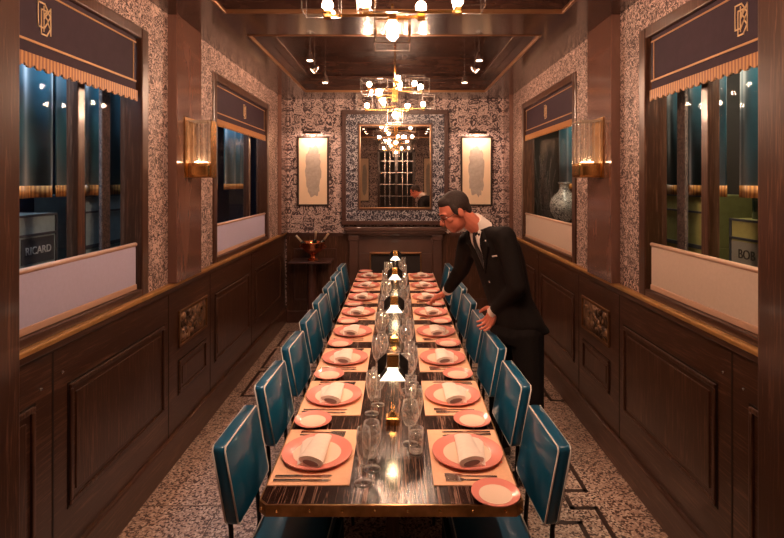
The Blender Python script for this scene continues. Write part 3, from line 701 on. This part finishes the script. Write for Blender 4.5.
# ------------------------------------------------------------------ dining table
ZTAB = 0.77; TY0, TY1, TX = 1.82, 6.55, 0.47
t = tag(empty('dining_table', (0, (TY0+TY1)/2, 0)), 'long dark grained dining table with riveted brass edge', 'table')
hl = (TY1-TY0)/2; ch = 0.03
outline = [(-TX+ch, -hl), (TX-ch, -hl), (TX, -hl+ch), (TX, hl-ch), (TX-ch, hl), (-TX+ch, hl), (-TX, hl-ch), (-TX, -hl+ch)]
ins = [(x*(1-0.006/TX), y*(1-0.006/hl)) for x, y in outline]
m = MB(); m.prism(ins, ZTAB-0.042, ZTAB, 'z'); m.build('tabletop', 'table', t)
m = MB(); n = len(outline); R_ = []
for pts, z in ((outline, ZTAB-0.042), (outline, ZTAB-0.0012), (ins, ZTAB-0.0012), (ins, ZTAB-0.042)): R_.append([m.bm.verts.new((x, y, z)) for x, y in pts])
for a in range(4):
    r0, r1 = R_[a], R_[(a+1) % 4]
    for i in range(n): m.bm.faces.new((r0[i], r0[(i+1) % n], r1[(i+1) % n], r1[i]))
m.build('brass_edge', 'oldbrass', t)
rv = [(-0.40+0.8*i/7, -hl-0.001) for i in range(8)]+[(sx*(TX-.013), -hl+0.013) for sx in (-1, 1)]+[(sx*(TX+0.001), -hl+0.10+k*0.235) for sx in (-1, 1) for k in range(20)]
r0 = MB().sphere((0, 0, 0), 0.006, 10, 6).build('rivet', 'brass', t, smooth=True)
for i, (x, y) in enumerate(rv):
    r = r0 if i == 0 else r0.copy()
    if i: C.objects.link(r); r.parent = t
    r.location = (x, y, ZTAB-0.021)
for k, yy in enumerate((-1.7, 0, 1.7)):
    m = MB(); m.box(-0.03, 0.03, yy-0.05, yy+0.05, 0.02, ZTAB-0.04); m.box(-0.18, 0.18, yy-0.25, yy+0.25, 0.0, 0.03); m.box(-0.2, 0.2, yy-0.1, yy+0.1, ZTAB-0.06, ZTAB-0.042)
    m.build('pedestal', 'oak_v', t, bev=0.004)

# ------------------------------------------------------------------ chairs
def make_chair():
    c = empty('dining_chair')
    # faces +x; back cushion leans outwards
    def bx(z): return -0.169-(z-0.62)*0.19
    zb, zt = 0.61, 0.905; th = 0.056; hw = 0.192; r = 0.02
    def ringy(z, inset, k):
        x1 = bx(z)-inset*0.4; x0 = bx(z)-th+inset*0.4; w_ = hw-inset; c_ = 0.010
        return [(x0+c_, -w_, z), (x1-c_, -w_, z), (x1, -w_+c_, z), (x1+0.012*k, 0, z), (x1, w_-c_, z), (x1-c_, w_, z), (x0+c_, w_, z), (x0, w_-c_, z), (x0, 0, z), (x0, -w_+c_, z)]
    m = MB(); m.loft([ringy(zb, 0.012, 0), ringy(zb+0.008, 0.003, .3), ringy(zb+0.02, 0, 1), ringy((zb+zt)/2, 0, 1.4), ringy(zt-0.02, 0, 1), ringy(zt-0.007, 0.003, .3), ringy(zt, 0.012, 0)])
    m.build('backrest', 'leather', c, auto=50)
    for xo in (0.0, -th):
        p = []; 
        for (y, z) in ((-hw, zb+.015), (-hw, zt-.015), (-hw+.012, zt-.003), (hw-.012, zt-.003), (hw, zt-.015), (hw, zb+.015), (hw-.012, zb+.003), (-hw+.012, zb+.003), (-hw, zb+.015)):
            p.append((bx(z)+xo+(-0.004 if xo == 0 else 0.004), y, z))
        MB().tube(p, 0.0035, 6).build('piping', 'piping', c, smooth=True)
    m = MB(); m.box(-0.17, 0.14, -0.20, 0.20, 0.40, 0.475); m.build('seat', 'leather', c, bev=0.02, seg=3)
    m = MB(); m.tube([(-.165, -.195, .472), (.135, -.195, .472), (.135, .195, .472), (-.165, .195, .472), (-.165, -.195, .472)], 0.0035, 6); m.build('seat_piping', 'piping', c, smooth=True)
    m = MB(); m.box(-0.16, 0.16, -0.19, 0.19, 0.375, 0.405); m.build('seat_frame', 'black', c)
    for sy in (-1, 1):
        MB().tube([(-0.235, sy*0.165, 0.0), (-0.205, sy*0.165, 0.40), (-0.215, sy*0.155, 0.58), (-0.245, sy*0.15, 0.80)], 0.010, 8).build('leg', 'black', c, smooth=True)
        MB().tube([(0.16, sy*0.18, 0.0), (0.145, sy*0.17, 0.39)], 0.010, 8).build('leg', 'black', c, smooth=True)
        MB().tube([(-0.205, sy*0.165, 0.39), (-0.15, sy*0.17, 0.39)], 0.009, 8).build('bracket', 'black', c, smooth=True)
    return c
c0 = make_chair(); first = True
for k in range(8):
    for s in (-1, 1):
        c = c0 if first else copy_tree(c0); first = False
        c.location = (s*0.392, 2.13+0.58*k, 0); c.rotation_euler = (0, 0, -0.045 if s < 0 else PI+0.045)
        nm = ORD[k]+' teal leather chair from the near end along the %s side of the table' % ('left' if s < 0 else 'right')
        tag(c, nm, 'chair', 'teal chairs along the %s side' % ('left' if s < 0 else 'right'))

# ------------------------------------------------------------------ place settings
def proto_placemat():
    return MB().box(-0.153, 0.153, -0.217, 0.217, 0, 0.003).build('placemat', 'mat')
def proto_plate(r, name):
    q = empty(name); n = 48
    MB().lathe([(r*0.60, 0.0), (r*0.64, 0.0), (r*0.97, 0.014), (r, 0.0155), (r*0.995, 0.019), (r*0.96, 0.0185), (r*0.66, 0.0075), (r*0.60, 0.0062)], n).build('rim', 'plate_rim', q, auto=60)
    MB().lathe([(0, 0.0005), (r*0.605, 0.0005), (r*0.68, 0.0095), (r*0.66, 0.0098), (r*0.58, 0.0074), (0, 0.0072)], n).build('well', 'plate_in', q, auto=60)
    return q
def proto_napkin():
    """loosely rolled napkin, open end towards -y"""
    q = empty('napkin'); rings = []
    for k in range(9):
        u = k/8; y = -0.105+0.215*u; w_ = 0.042-0.010*u; h_ = 0.040-0.022*u
        rings.append([(w_*math.cos(2*PI*i/20)*(1+0.12*math.sin(3*2*PI*i/20)*(1-u)), y+0.012*math.cos(2*PI*i/20)*(1-u), max(0.0005, h_/2+h_/2*math.sin(2*PI*i/20)*1.05)) for i in range(20)])
    MB().loft(rings).build('rolled_cloth', 'napkin', q, auto=50)
    m = MB(); m.loft([[(0.029*math.cos(2*PI*i/20), -0.1055+0.012*math.cos(2*PI*i/20)-d*0.003, 0.019+0.0095*math.sin(2*PI*i/20)) for i in range(20)] for d in (0, 1)])
    m.build('open_end', 'nap_in', q)
    m = MB(); m.loft([[(0.030*s1+0.0, -0.10, 0.001), (0.045*s1, -0.10, 0.001), (0.075*s1, 0.09, 0.001), (0.03*s1, 0.10, 0.001)] for s1 in (1,)] + [[(0.030, -0.10, 0.016), (0.047, -0.10, 0.006), (0.072, 0.09, 0.003), (0.028, 0.10, 0.012)]])
    m.build('folded_corner', 'napkin', q)
    return q
def proto_knife():
    q = empty('table_knife')
    MB().prism([(-0.11, -0.006), (-0.005, -0.0055), (-0.005, 0.0055), (-0.11, 0.006)], 0, 0.006, 'z').build('handle', 'silver', q, bev=0.002)
    MB().prism([(-0.005, -0.005), (0.06, -0.008), (0.095, -0.006), (0.108, 0.002), (0.10, 0.006), (-0.005, 0.005)], 0.001, 0.0035, 'z').build('blade', 'silver', q)
    return q
def proto_fork():
    q = empty('table_fork')
    MB().prism([(-0.10, -0.006), (0.03, -0.003), (0.03, 0.003), (-0.10, 0.006)], 0, 0.004, 'z').build('handle', 'silver', q, bev=0.0015)
    m = MB(); m.prism([(0.03, -0.004), (0.045, -0.012), (0.06, -0.012), (0.06, 0.012), (0.045, 0.012), (0.03, 0.004)], 0.001, 0.004, 'z')
    for k in range(4): m.box(0.06, 0.10, -0.0118+k*0.0068, -0.0086+k*0.0068, 0.0012, 0.0042)
    m.build('tines', 'silver', q); return q
def proto_glass(name, prof_out, stemz):
    q = empty(name); prof_b, prof_s, prof_f = prof_out
    MB().lathe(prof_f, 24).build('foot', 'glassware', q, smooth=True)
    if prof_s: MB().lathe(prof_s, 12).build('stem', 'glassware', q, smooth=True)
    m = MB(); n = 28; R_ = [[m.bm.verts.new((r*math.cos(2*PI*i/n), r*math.sin(2*PI*i/n), z)) for i in range(n)] for r, z in prof_b]
    for a, b in zip(R_, R_[1:]):
        for i in range(n): m.bm.faces.new((a[i], a[(i+1) % n], b[(i+1) % n], b[i]))
    m.bm.faces.new(R_[0][::-1]); m.bm.faces.new(R_[-1])
    m.build('bowl', 'glassware', q, smooth=True); return q
FOOT = [(0.001, 0), (0.034, 0), (0.034, 0.002), (0.010, 0.006), (0.004, 0.010), (0.001, 0.0101)]
P = {}
P['flute'] = proto_glass('champagne_flute', ([(0.004, 0.062), (0.016, 0.078), (0.026, 0.125), (0.028, 0.17), (0.025, 0.205), (0.0238, 0.205), (0.0265, 0.17), (0.0245, 0.125), (0.0145, 0.080), (0.002, 0.068)], [(0.004, 0.010), (0.0035, 0.035), (0.004, 0.062)], FOOT), 0)
P['wine'] = proto_glass('wine_glass', ([(0.004, 0.075), (0.022, 0.084), (0.037, 0.115), (0.038, 0.145), (0.031, 0.185), (0.030, 0.185), (0.0365, 0.145), (0.0355, 0.115), (0.021, 0.087), (0.002, 0.078)], [(0.004, 0.010), (0.0035, 0.04), (0.004, 0.075)], FOOT), 0)
P['tumbler'] = proto_glass('water_glass', ([(0.028, 0.0105), (0.031, 0.06), (0.033, 0.105), (0.0315, 0.105), (0.0295, 0.06), (0.0265, 0.016)], None, [(0.001, 0), (0.027, 0), (0.029, 0.003), (0.028, 0.0102), (0.001, 0.0103)]), 0)
P['mat'] = proto_placemat(); P['plate'] = proto_plate(0.145, 'dinner_plate'); P['side'] = proto_plate(0.087, 'side_plate')
P['napkin'] = proto_napkin(); P['knife'] = proto_knife(); P['fork'] = proto_fork()
used = set()
def put(key, s, cx, cy, lx, ly, z, rz, label, cat, grp):
    o = P[key] if key not in used else copy_tree(P[key]); used.add(key)
    if s < 0: o.location = (cx+lx, cy+ly, z)
    else: o.location = (-cx-lx, cy-ly, z)
    o.rotation_euler = (0, 0, rz); tag(o, label, cat, grp)
    if key == 'napkin': o.scale = (-1.18 if s < 0 else 1.18, 1.12, 1.15)
ZM = ZTAB+0.003
for k in range(8):
    for s in (-1, 1):
        sd = 'left' if s < 0 else 'right'; cy = 2.15+0.58*k; cx = -0.31; wh = '%s place from the near end, %s side' % (ORD[k], sd)
        rb = 0 if s < 0 else PI; jit = lambda a: random.uniform(-a, a)
        put('mat', s, cx, cy, 0.0, 0, ZTAB, rb, 'peach placemat of the '+wh, 'placemat', 'placemats')
        put('plate', s, cx, cy, 0, 0, ZM, rb, 'pink rimmed dinner plate of the '+wh, 'plate', 'dinner plates')
        put('napkin', s, cx, cy, 0, 0, ZM+0.0075, (-0.05 if s < 0 else 0.05)+jit(0.05), 'rolled cream napkin on the plate of the '+wh, 'napkin', 'rolled napkins')
        put('side', s, cx, cy, -0.063, 0.287, ZM, rb, 'small pink rimmed side plate of the '+wh, 'plate', 'side plates')
        for j, (ly, nm) in enumerate(((-0.162, 'inner'), (-0.19, 'outer'))):
            put('knife', s, cx, cy, -0.02+jit(.008), ly, ZM, rb+jit(0.05), nm+' knife of the '+wh, 'knife', 'table knives')
        for j, (ly, nm) in enumerate(((0.160, 'inner'), (0.186, 'outer'))):
            put('fork', s, cx, cy, 0.0+jit(.008), ly, ZM, rb+jit(0.05), nm+' fork of the '+wh, 'fork', 'table forks')
        put('flute', s, cx, cy, 0.205+jit(.006), -0.19+jit(.01), ZTAB, rb, 'clear champagne flute of the '+wh, 'glass', 'champagne flutes')
        put('wine', s, cx, cy, 0.235+jit(.006), -0.10+jit(.01), ZTAB, rb, 'clear stemmed wine glass of the '+wh, 'glass', 'wine glasses')
        put('tumbler', s, cx, cy, 0.215+jit(.006), -0.015+jit(.008), ZTAB, rb, 'clear water glass of the '+wh, 'glass', 'water glasses')

# ------------------------------------------------------------------ table lamps
def make_table_lamp():
    q = empty('table_lamp')
    m = MB(); m.cbox((0, 0, 0.016), (0.064, 0.064, 0.032)); m.build('base', 'brass', q, bev=0.003)
    m = MB(); m.loft([[(x*0.5*a, y*0.5*a, z) for x, y in ((-1, -1), (1, -1), (1, 1), (-1, 1))] for a, z in ((0.045, 0.032), (0.012, 0.055))]); m.build('stem_foot', 'brass', q)
    for sx in (-1, 1): MB().tube([(sx*0.006, 0, 0.05), (sx*0.006, 0, 0.24)], 0.0022, 8).build('stem', 'chrome', q, smooth=True)
    # low glowing pyramid front and back, tall black side wings
    a, b = 0.059, 0.027; z0, z1 = 0.22, 0.252
    for sy in (-1, 1):
        f = [(-a, sy*a, z0), (a, sy*a, z0), (b, sy*b, z1), (-b, sy*b, z1)]
        g = [(x, y-sy*0.002, z-0.002) for x, y, z in f]
        MB().loft([f, g]).build('lit_panel', 'shade_glow', q)
        f = [(sy*a, -a, z0), (sy*a, a, z0), (sy*b, b, z1), (sy*b, -b, z1)]
        g = [(x-sy*0.002, y, z-0.002) for x, y, z in f]
        MB().loft([f, g]).build('shade_side', 'black', q)
    for sx in (-1, 1):
        poly_ = [(sx*0.030, 0.325), (sx*0.072, 0.288), (sx*0.072, 0.222), (sx*0.060, 0.222), (sx*0.030, 0.262)]
        MB().prism(poly_, 0.010, 0.022, 'y').build('black_wing', 'black', q)
    m = MB(); m.box(-0.028, 0.028, -0.012, 0.014, 0.262, 0.318); m.build('brass_housing', 'brass', q, bev=0.004)
    m = MB(); m.cbox((0, 0, 0.321), (0.05, 0.02, 0.006)); m.build('cap', 'oldbrass', q, bev=0.002)
    return q
tl = make_table_lamp()
for k, yy in enumerate((2.44, 3.68, 4.90, 6.12)):
    q = tl if k == 0 else copy_tree(tl); q.location = (0, yy, ZTAB)
    tag(q, '%s small brass table lamp from the near end of the table' % ORD[k], 'table lamp', 'table lamps')
    l = bpy.data.lights.new('table_lamp_light', 'POINT'); l.energy = E_LAMP; l.color = (1.0, 0.66, 0.34); l.shadow_soft_size = 0.02
    lo = bpy.data.objects.new('table_lamp_light', l); lo.location = (0, yy, ZTAB+0.225); C.objects.link(lo)

# ------------------------------------------------------------------ console and copper cooler
cn = tag(empty('pedestal_table', (-1.09, 6.78, 0)), 'dark pedestal side table in the far left corner', 'side table')
MB().box(-0.27, 0.27, -0.19, 0.19, 0.86, 0.885).build('top', 'mwood', cn, bev=0.006)
MB().lathe([(0, 0), (0.15, 0), (0.15, 0.02), (0.06, 0.045), (0.055, 0.20), (0.062, 0.5), (0.055, 0.80), (0.09, 0.86), (0, 0.861)], 24).build('column', 'mwood', cn, auto=50)
wc = tag(empty('wine_cooler', (-1.07, 6.74, 0.885)), 'polished copper footed wine cooler on the side table', 'wine cooler')
MB().lathe([(0, 0), (0.085, 0), (0.09, 0.012), (0.05, 0.035), (0.035, 0.06), (0.06, 0.085), (0.15, 0.13), (0.185, 0.18), (0.195, 0.225), (0.205, 0.235), (0.198, 0.238), (0.175, 0.18), (0.14, 0.14), (0.0, 0.115)], 40).build('bowl', 'copper', wc, auto=60)
wc.scale = (0.78, 0.78, 1.0)
for sx in (-1, 1):
    p = [(sx*(0.17+0.05*math.sin(PI*i/8)), 0, 0.15+0.06*i/8) for i in range(9)]
    MB().tube(p, 0.006, 8).build('handle', 'copper', wc, smooth=True)
for k, (px, dx, dy, lb) in enumerate(((-0.09, -0.16, -0.05, 'leftmost of three bottles leaning in the copper cooler'), (0.02, 0.03, -0.05, 'middle bottle with pale foil in the copper cooler'), (0.10, 0.13, 0.02, 'rightmost of three bottles leaning in the copper cooler'))):
    q = tag(empty('champagne_bottle', (-1.07+px*0.7, 6.74+(k-1)*0.05, 0.885+0.125)), lb, 'bottle', 'bottles in the copper cooler')
    d = Vector((dx*1.2, dy, 0.22)).normalized()
    MB().tube([(0, 0, 0.045), d*0.06+Vector((0, 0, .045)), d*0.11+Vector((0, 0, .045))], [0.035, 0.030, 0.014], 16).build('glass_shoulder', 'bottle', q, smooth=True)
    MB().tube([d*0.10+Vector((0, 0, .045)), d*0.20+Vector((0, 0, .045)), d*0.215+Vector((0, 0, .045))], [0.0145, 0.014, 0.016], 14).build('foil_neck', 'foil', q, smooth=True)

# ------------------------------------------------------------------ the waiter
def remesh(o, vox, sm=4, fac=0.5):
    md = o.modifiers.new('r', 'REMESH'); md.mode = 'VOXEL'; md.voxel_size = vox; md.use_smooth_shade = True
    if sm:
        m2 = o.modifiers.new('s', 'SMOOTH'); m2.iterations = sm; m2.factor = fac
    bpy.context.view_layer.update()
    me = bpy.data.meshes.new_from_object(o.evaluated_get(bpy.context.evaluated_depsgraph_get()))
    o.modifiers.clear(); o.data = me
    for p in me.polygons: p.use_smooth = True
V = Vector
person = tag(empty('person', (0.82, 3.42, 0)), 'waiter in dark suit leaning over the right side of the table, hand on chair', 'person')
O = V((0.82, 3.42, 0))
def rel(p): return V(p)-O
hip = V((0.80, 3.40, 1.02)); chest = V((0.665, 3.41, 1.42)); nb = V((0.562, 3.41, 1.610)); head = V((0.393, 3.37, 1.700))
shL = V((0.705, 3.25, 1.550)); shR = V((0.500, 3.55, 1.49))
elL = V((0.765, 3.22, 1.25)); wrL = V((0.660, 3.37, 1.075))
elR = V((0.492, 3.80, 1.265)); wrR = V((0.405, 4.02, 1.055))
side = (shR-shL).normalized(); side.z = 0; side.normalize()       # his right
fwd = V((-side.y, side.x, 0)); 
if fwd.x > 0: fwd = -fwd
def oval(c, a, b, wa, wb, n=24): return [V(c)+a*wa*math.cos(2*PI*i/n)+b*wb*math.sin(2*PI*i/n) for i in range(n)]
up_t = (nb-hip).normalized(); ft = (fwd-up_t*fwd.dot(up_t)).normalized()
# head frame
hf = V((-0.80, -0.22, -0.50)).normalized(); hr = hf.cross(V((0, 0, 1))).normalized(); hu = hr.cross(hf).normalized()
def hp(r, f, u): return head+hr*r+hf*f+hu*u
def hand(m, wr, dirv, palm_n, scale=1.0, curl=0.5, thumb_side=1):
    """palm plus five bent fingers; palm_n = direction the palm faces"""
    d = dirv.normalized(); n = (palm_n-d*palm_n.dot(d)).normalized(); s_ = d.cross(n)*thumb_side   # towards the thumb
    sc = scale
    for i in range(4):
        off = (0.033-0.022*i)*sc
        m.capsule([wr+s_*off*0.5, wr+d*0.085*sc+s_*off], [0.017*sc, 0.0135*sc])
    lens = [(0.042, 0.026, 0.020), (0.047, 0.030, 0.022), (0.043, 0.028, 0.021), (0.033, 0.021, 0.018)]
    for i in range(4):
        off = (0.033-0.022*i)*sc; p = wr+d*0.088*sc+s_*off; a = curl*0.35; pts = [p]; spread = s_*(0.16-0.11*i)
        for L in lens[i]:
            q = d*math.cos(a)+n*math.sin(a)+spread*0.6; p = p+q.normalized()*L*sc; pts.append(p); a += curl*0.65
        m.capsule(pts, [0.0098*sc, 0.009*sc, 0.0082*sc, 0.0072*sc])
    t0 = wr+d*0.025*sc+s_*0.028*sc
    t1 = t0+(d*0.6+s_*0.75+n*0.2).normalized()*0.045*sc; t2 = t1+(d*0.85+s_*0.35+n*0.3).normalized()*0.034*sc; t3 = t2+(d*0.95+s_*0.1+n*0.35).normalized()*0.026*sc
    m.capsule([t0, t1, t2, t3], [0.016*sc, 0.0125*sc, 0.0105*sc, 0.009*sc])
B = MB()
# skull, jaw, features
ax = (hr, hf, hu)
B.sphere(hp(0, -0.016, 0.035), (0.080, 0.102, 0.092), 24, 16, ax)
B.sphere(hp(0, 0.018, -0.035), (0.066, 0.078, 0.082), 20, 14, ax)
B.sphere(hp(0, 0.045, -0.085), (0.040, 0.042, 0.030), 14, 10, ax)           # chin
B.sphere(hp(0, 0.078, 0.035), (0.060, 0.018, 0.014), 14, 8, ax)             # brow
for sx in (-1, 1):
    B.sphere(hp(sx*0.040, 0.060, -0.012), (0.024, 0.024, 0.020), 12, 8, ax) # cheek
    B.sphere(hp(sx*0.082, -0.012, 0.0), (0.010, 0.020, 0.032), 12, 8, ax)   # ear
B.tube([hp(0, 0.088, 0.022), hp(0, 0.112, -0.018), hp(0, 0.100, -0.028)], [0.009, 0.016, 0.011], 12)
B.sphere(hp(0, 0.108, -0.021), 0.015, 10, 8)
B.tube([hp(-0.024, 0.082, -0.054), hp(0, 0.092, -0.052), hp(0.024, 0.082, -0.054)], [0.004, 0.008, 0.004], 10)
B.tube([hp(-0.020, 0.080, -0.066), hp(0, 0.090, -0.067), hp(0.020, 0.080, -0.066)], [0.004, 0.008, 0.004], 10)
B.capsule([hp(0, -0.035, -0.03), nb+up_t*(-0.03)], [0.060, 0.056])
# trunk, arms, legs under the clothes
B.loft([oval(hip-up_t*0.06, side, ft, .15, .10), oval(hip+up_t*.12, side, ft, .14, .095), oval(chest, side, ft, .14, .10), oval(nb-up_t*.09, side, ft, .10, .065), oval(nb-up_t*.02, side, ft, .06, .055)])
B.capsule([shL+side*.045-V((0, 0, .03)), elL, wrL], [.042, .042, .030]); B.capsule([shR-side*.045-V((0, 0, .03)), elR, wrR], [.042, .042, .030])
hpL, hpR = hip-side*0.09, hip+side*0.09
knL, anL = V((0.865, 3.30, 0.55)), V((0.885, 3.31, 0.10)); knR, anR = V((0.735, 3.56, 0.55)), V((0.735, 3.62, 0.10))
B.capsule([hpL, knL, anL], [.085, .060, .045]); B.capsule([hpR, knR, anR], [.085, .060, .045])
dL = (V((0.615, 3.45, 0.945))-wrL); hand(B, wrL, dL, V((-0.75, 0.1, -0.5)), 1.08, 0.75, 1)
dR = (V((0.24, 4.13, 0.945))-wrR); hand(B, wrR, dR, V((0, 0.1, -1)), 1.08, 0.5, -1)
bm2 = B
bm2.bm.transform(Matrix.Translation(-O)); body = B.build('body', 'skin', person); remesh(body, 0.0048, 3, 0.4)

H = MB()                                                                    # hair cap
H.sphere(hp(0, -0.030, 0.048), (0.086, 0.098, 0.090), 28, 18, ax)
H.sphere(hp(0, 0.020, 0.095), (0.064, 0.052, 0.034), 16, 10, ax)
H.sphere(hp(0, -0.075, -0.005), (0.066, 0.042, 0.062), 18, 12, ax)
for sx in (-1, 1): H.sphere(hp(sx*0.077, 0.010, 0.032), (0.010, 0.022, 0.038), 10, 8, ax)
H.bm.transform(Matrix.Translation(-O)); hair = H.build('hair', 'hair', person); remesh(hair, 0.006, 2)
G = MB()                                                                    # eyes, eyebrows, glasses
for sx in (-1, 1): G.sphere(hp(sx*0.032, 0.074, 0.012), (0.011, 0.010, 0.007), 10, 8, ax)
G.bm.transform(Matrix.Translation(-O)); G.build('eyes', 'eye', person, smooth=True)
G = MB()
for sx in (-1, 1): G.tube([hp(sx*0.052, 0.082, 0.038), hp(sx*0.034, 0.094, 0.044), hp(sx*0.014, 0.095, 0.038)], [0.003, 0.005, 0.004], 8)
G.bm.transform(Matrix.Translation(-O)); G.build('eyebrows', 'hair', person, smooth=True)
G = MB()
for sx in (-1, 1):
    G.tube([hp(sx*(0.033+0.023*math.cos(a)), 0.104, 0.010+0.016*math.sin(a)) for a in [2*PI*i/16 for i in range(17)]], 0.0016, 6)
    G.tube([hp(sx*0.056, 0.103, 0.016), hp(sx*0.078, 0.06, 0.016), hp(sx*0.086, -0.01, 0.016)], 0.002, 6)
G.tube([hp(-0.011, 0.104, 0.013), hp(0, 0.108, 0.016), hp(0.011, 0.104, 0.013)], 0.0016, 6)
G.bm.transform(Matrix.Translation(-O)); G.build('spectacles', 'black', person, smooth=True)

J = MB()                                                                    # jacket
bk = -ft
J.loft([oval(hip-V((0, 0, 0.10))+bk*.05, side, fwd, .20, .165), oval(hip-V((0, 0, 0.03))+bk*.01, side, fwd, .195, .145), oval(hip+up_t*.13, side, ft, .168, .125), oval(chest-up_t*.05+bk*.01, side, ft, .195, .135), oval(chest+up_t*.06+bk*.02, side, ft, .205, .130),
        oval(nb-up_t*.09+bk*.02, side, ft, .20, .110), oval(nb-up_t*.03+bk*.01, side, ft, .105, .080), oval(nb+bk*.012, side, ft, .074, .066)])
J.capsule([shL+side*.02, elL, wrL-(wrL-elL).normalized()*0.01], [.076, .060, .045]); J.capsule([shR-side*.02, elR, wrR-(wrR-elR).normalized()*0.05], [.080, .060, .044])
J.capsule([nb-up_t*.06-side*0.07, shL+side*.03], [.06, .075]); J.capsule([nb-up_t*.06+side*0.07, shR-side*.03], [.06, .075])
J.bm.transform(Matrix.Translation(-O)); jacket = J.build('jacket', 'suit', person); remesh(jacket, 0.009, 6)
T = MB()
T.loft([oval(hip+V((0, 0, .05)), side, fwd, .165, .12), oval(hip-V((0, 0, .10)), side, fwd, .185, .135), oval(hip-V((0, 0, .16)), side, fwd, .18, .125)])
for h_, k_, a_ in ((hpL, knL, anL), (hpR, knR, anR)): T.capsule([h_-V((0, 0, .08)), k_, a_+V((0, 0, 0.02))], [.108, .086, .072])
T.bm.transform(Matrix.Translation(-O)); tro = T.build('trousers', 'suit', person); remesh(tro, 0.009, 4)
for a_ in (anL, anR):
    f_ = V((-0.97, -0.2, 0)).normalized(); r_ = V((-f_.y, f_.x, 0)); c_ = V((a_.x, a_.y, 0)); rings = []
    for u, w_, h_ in ((-0.075, .02, .05), (-0.065, .036, .085), (0.0, .040, .10), (0.06, .044, .075), (0.13, .050, .055), (0.19, .042, .042), (0.215, .02, .025)):
        rings.append([c_+f_*u+r_*w_*math.copysign(abs(math.cos(t))**.6, math.cos(t))+V((0, 0, max(0.0, h_/2+h_/2*math.sin(t)*1.02))) for t in [2*PI*i/16 for i in range(16)]])
    s0 = MB().loft(rings); s0.bm.transform(Matrix.Translation(-O)); s0.build('shoe', 'shoe', person, smooth=True)
# shirt cuffs and collar
for wr_, el_ in ((wrL, elL), (wrR-(wrR-elR).normalized()*0.045, elR)):
    d = (wr_-el_).normalized(); s0 = MB().tube([wr_+d*0.0, wr_+d*0.042], [0.040, 0.039], 20); s0.bm.transform(Matrix.Translation(-O)); s0.build('shirt_cuff', 'shirt', person, auto=50)
nd = (head-nb); nd = (nd-fwd*nd.dot(fwd)*0.4).normalized(); ns = side; nf = (ns.cross(nd)); nf = nf if nf.dot(fwd) > 0 else -nf
s0 = MB().loft([oval(nb-nd*0.025, ns, nf, .074, .072), oval(nb+nd*0.02, ns, nf, .072, .071), oval(nb+nd*0.062, ns, nf, .070, .070), oval(nb+nd*0.060, ns, nf, .060, .060)]); s0.bm.transform(Matrix.Translation(-O)); s0.build('shirt_collar', 'shirt', person, auto=50)
# pieces laid onto the jacket front by casting rays against it
bvh = BVHTree.FromPolygons([v.co.copy() for v in jacket.data.vertices], [tuple(p.vertices) for p in jacket.data.polygons])
def patch(name, poly_, mat, off=0.005, th=0.004, step=0.012, base=nb):
    """poly_: (s, u) in metres, s towards his left, u down the front from the neck"""
    m = MB(); pts = []; sf = -side
    n = len(poly_); dense = []
    for i in range(n):
        a, b = poly_[i], poly_[(i+1) % n]; L = math.hypot(b[0]-a[0], b[1]-a[1]); k = max(1, int(L/step))
        for j in range(k): dense.append((a[0]+(b[0]-a[0])*j/k, a[1]+(b[1]-a[1])*j/k))
    def proj(p):
        o_ = rel(base)+sf*p[0]-up_t*p[1]+ft*0.5
        h = bvh.ray_cast(o_, -ft)
        return (h[0]+ft*off) if h[0] is not None else None
    vs = [proj(p) for p in dense]
    last = next((v for v in vs if v), V((0, 0, 0)))
    vs2 = []
    for v in vs:
        if v is None: v = last
        last = v; vs2.append(v)
    top = [m.bm.verts.new(v) for v in vs2]; f = m.bm.faces.new(top)
    r = bmesh.ops.triangulate(m.bm, faces=[f])
    for _ in range(2):
        bmesh.ops.subdivide_edges(m.bm, edges=[e for e in m.bm.edges if e.calc_length() > 0.02], cuts=1, use_grid_fill=False)
        bmesh.ops.triangulate(m.bm, faces=m.bm.faces[:])
    for v in m.bm.verts:
        h = bvh.ray_cast(v.co+ft*0.3, -ft)
        if h[0] is not None and (h[0]-v.co).length < 0.08: v.co = h[0]+ft*off
    o = m.build(name, mat, person, smooth=True)
    md = o.modifiers.new('thickness', 'SOLIDIFY'); md.thickness = th; md.offset = 1
    return o
patch('shirt_front', [(-.055, .0), (.055, .0), (.045, .05), (.0, .26), (-.045, .05)], 'shirt', 0.001, 0.003)
patch('tie', [(-.016, .005), (.016, .005), (.010, .03), (.024, .15), (.0, .26), (-.024, .15), (-.010, .03)], 'tie', 0.005, 0.003)
for s_ in (-1, 1):
    patch('lapel', [(s_*.060, .0), (s_*.085, .03), (s_*.105, .10), (s_*.07, .12), (s_*.085, .13), (s_*.0, .29), (s_*.042, .09)], 'suit', 0.004, 0.005)
patch('pocket_square', [(.095, .165), (.135, .158), (.134, .168), (.096, .175)], 'shirt', 0.003, 0.003, 0.01)
patch('lapel_pin', [(.086, .06), (.094, .06), (.094, .07), (.086, .07)], 'shirt', 0.010, 0.003, 0.01)
patch('jacket_button', [(.003, .335), (.015, .335), (.015, .348), (.003, .348)], 'chrome', 0.004, 0.003, 0.01)
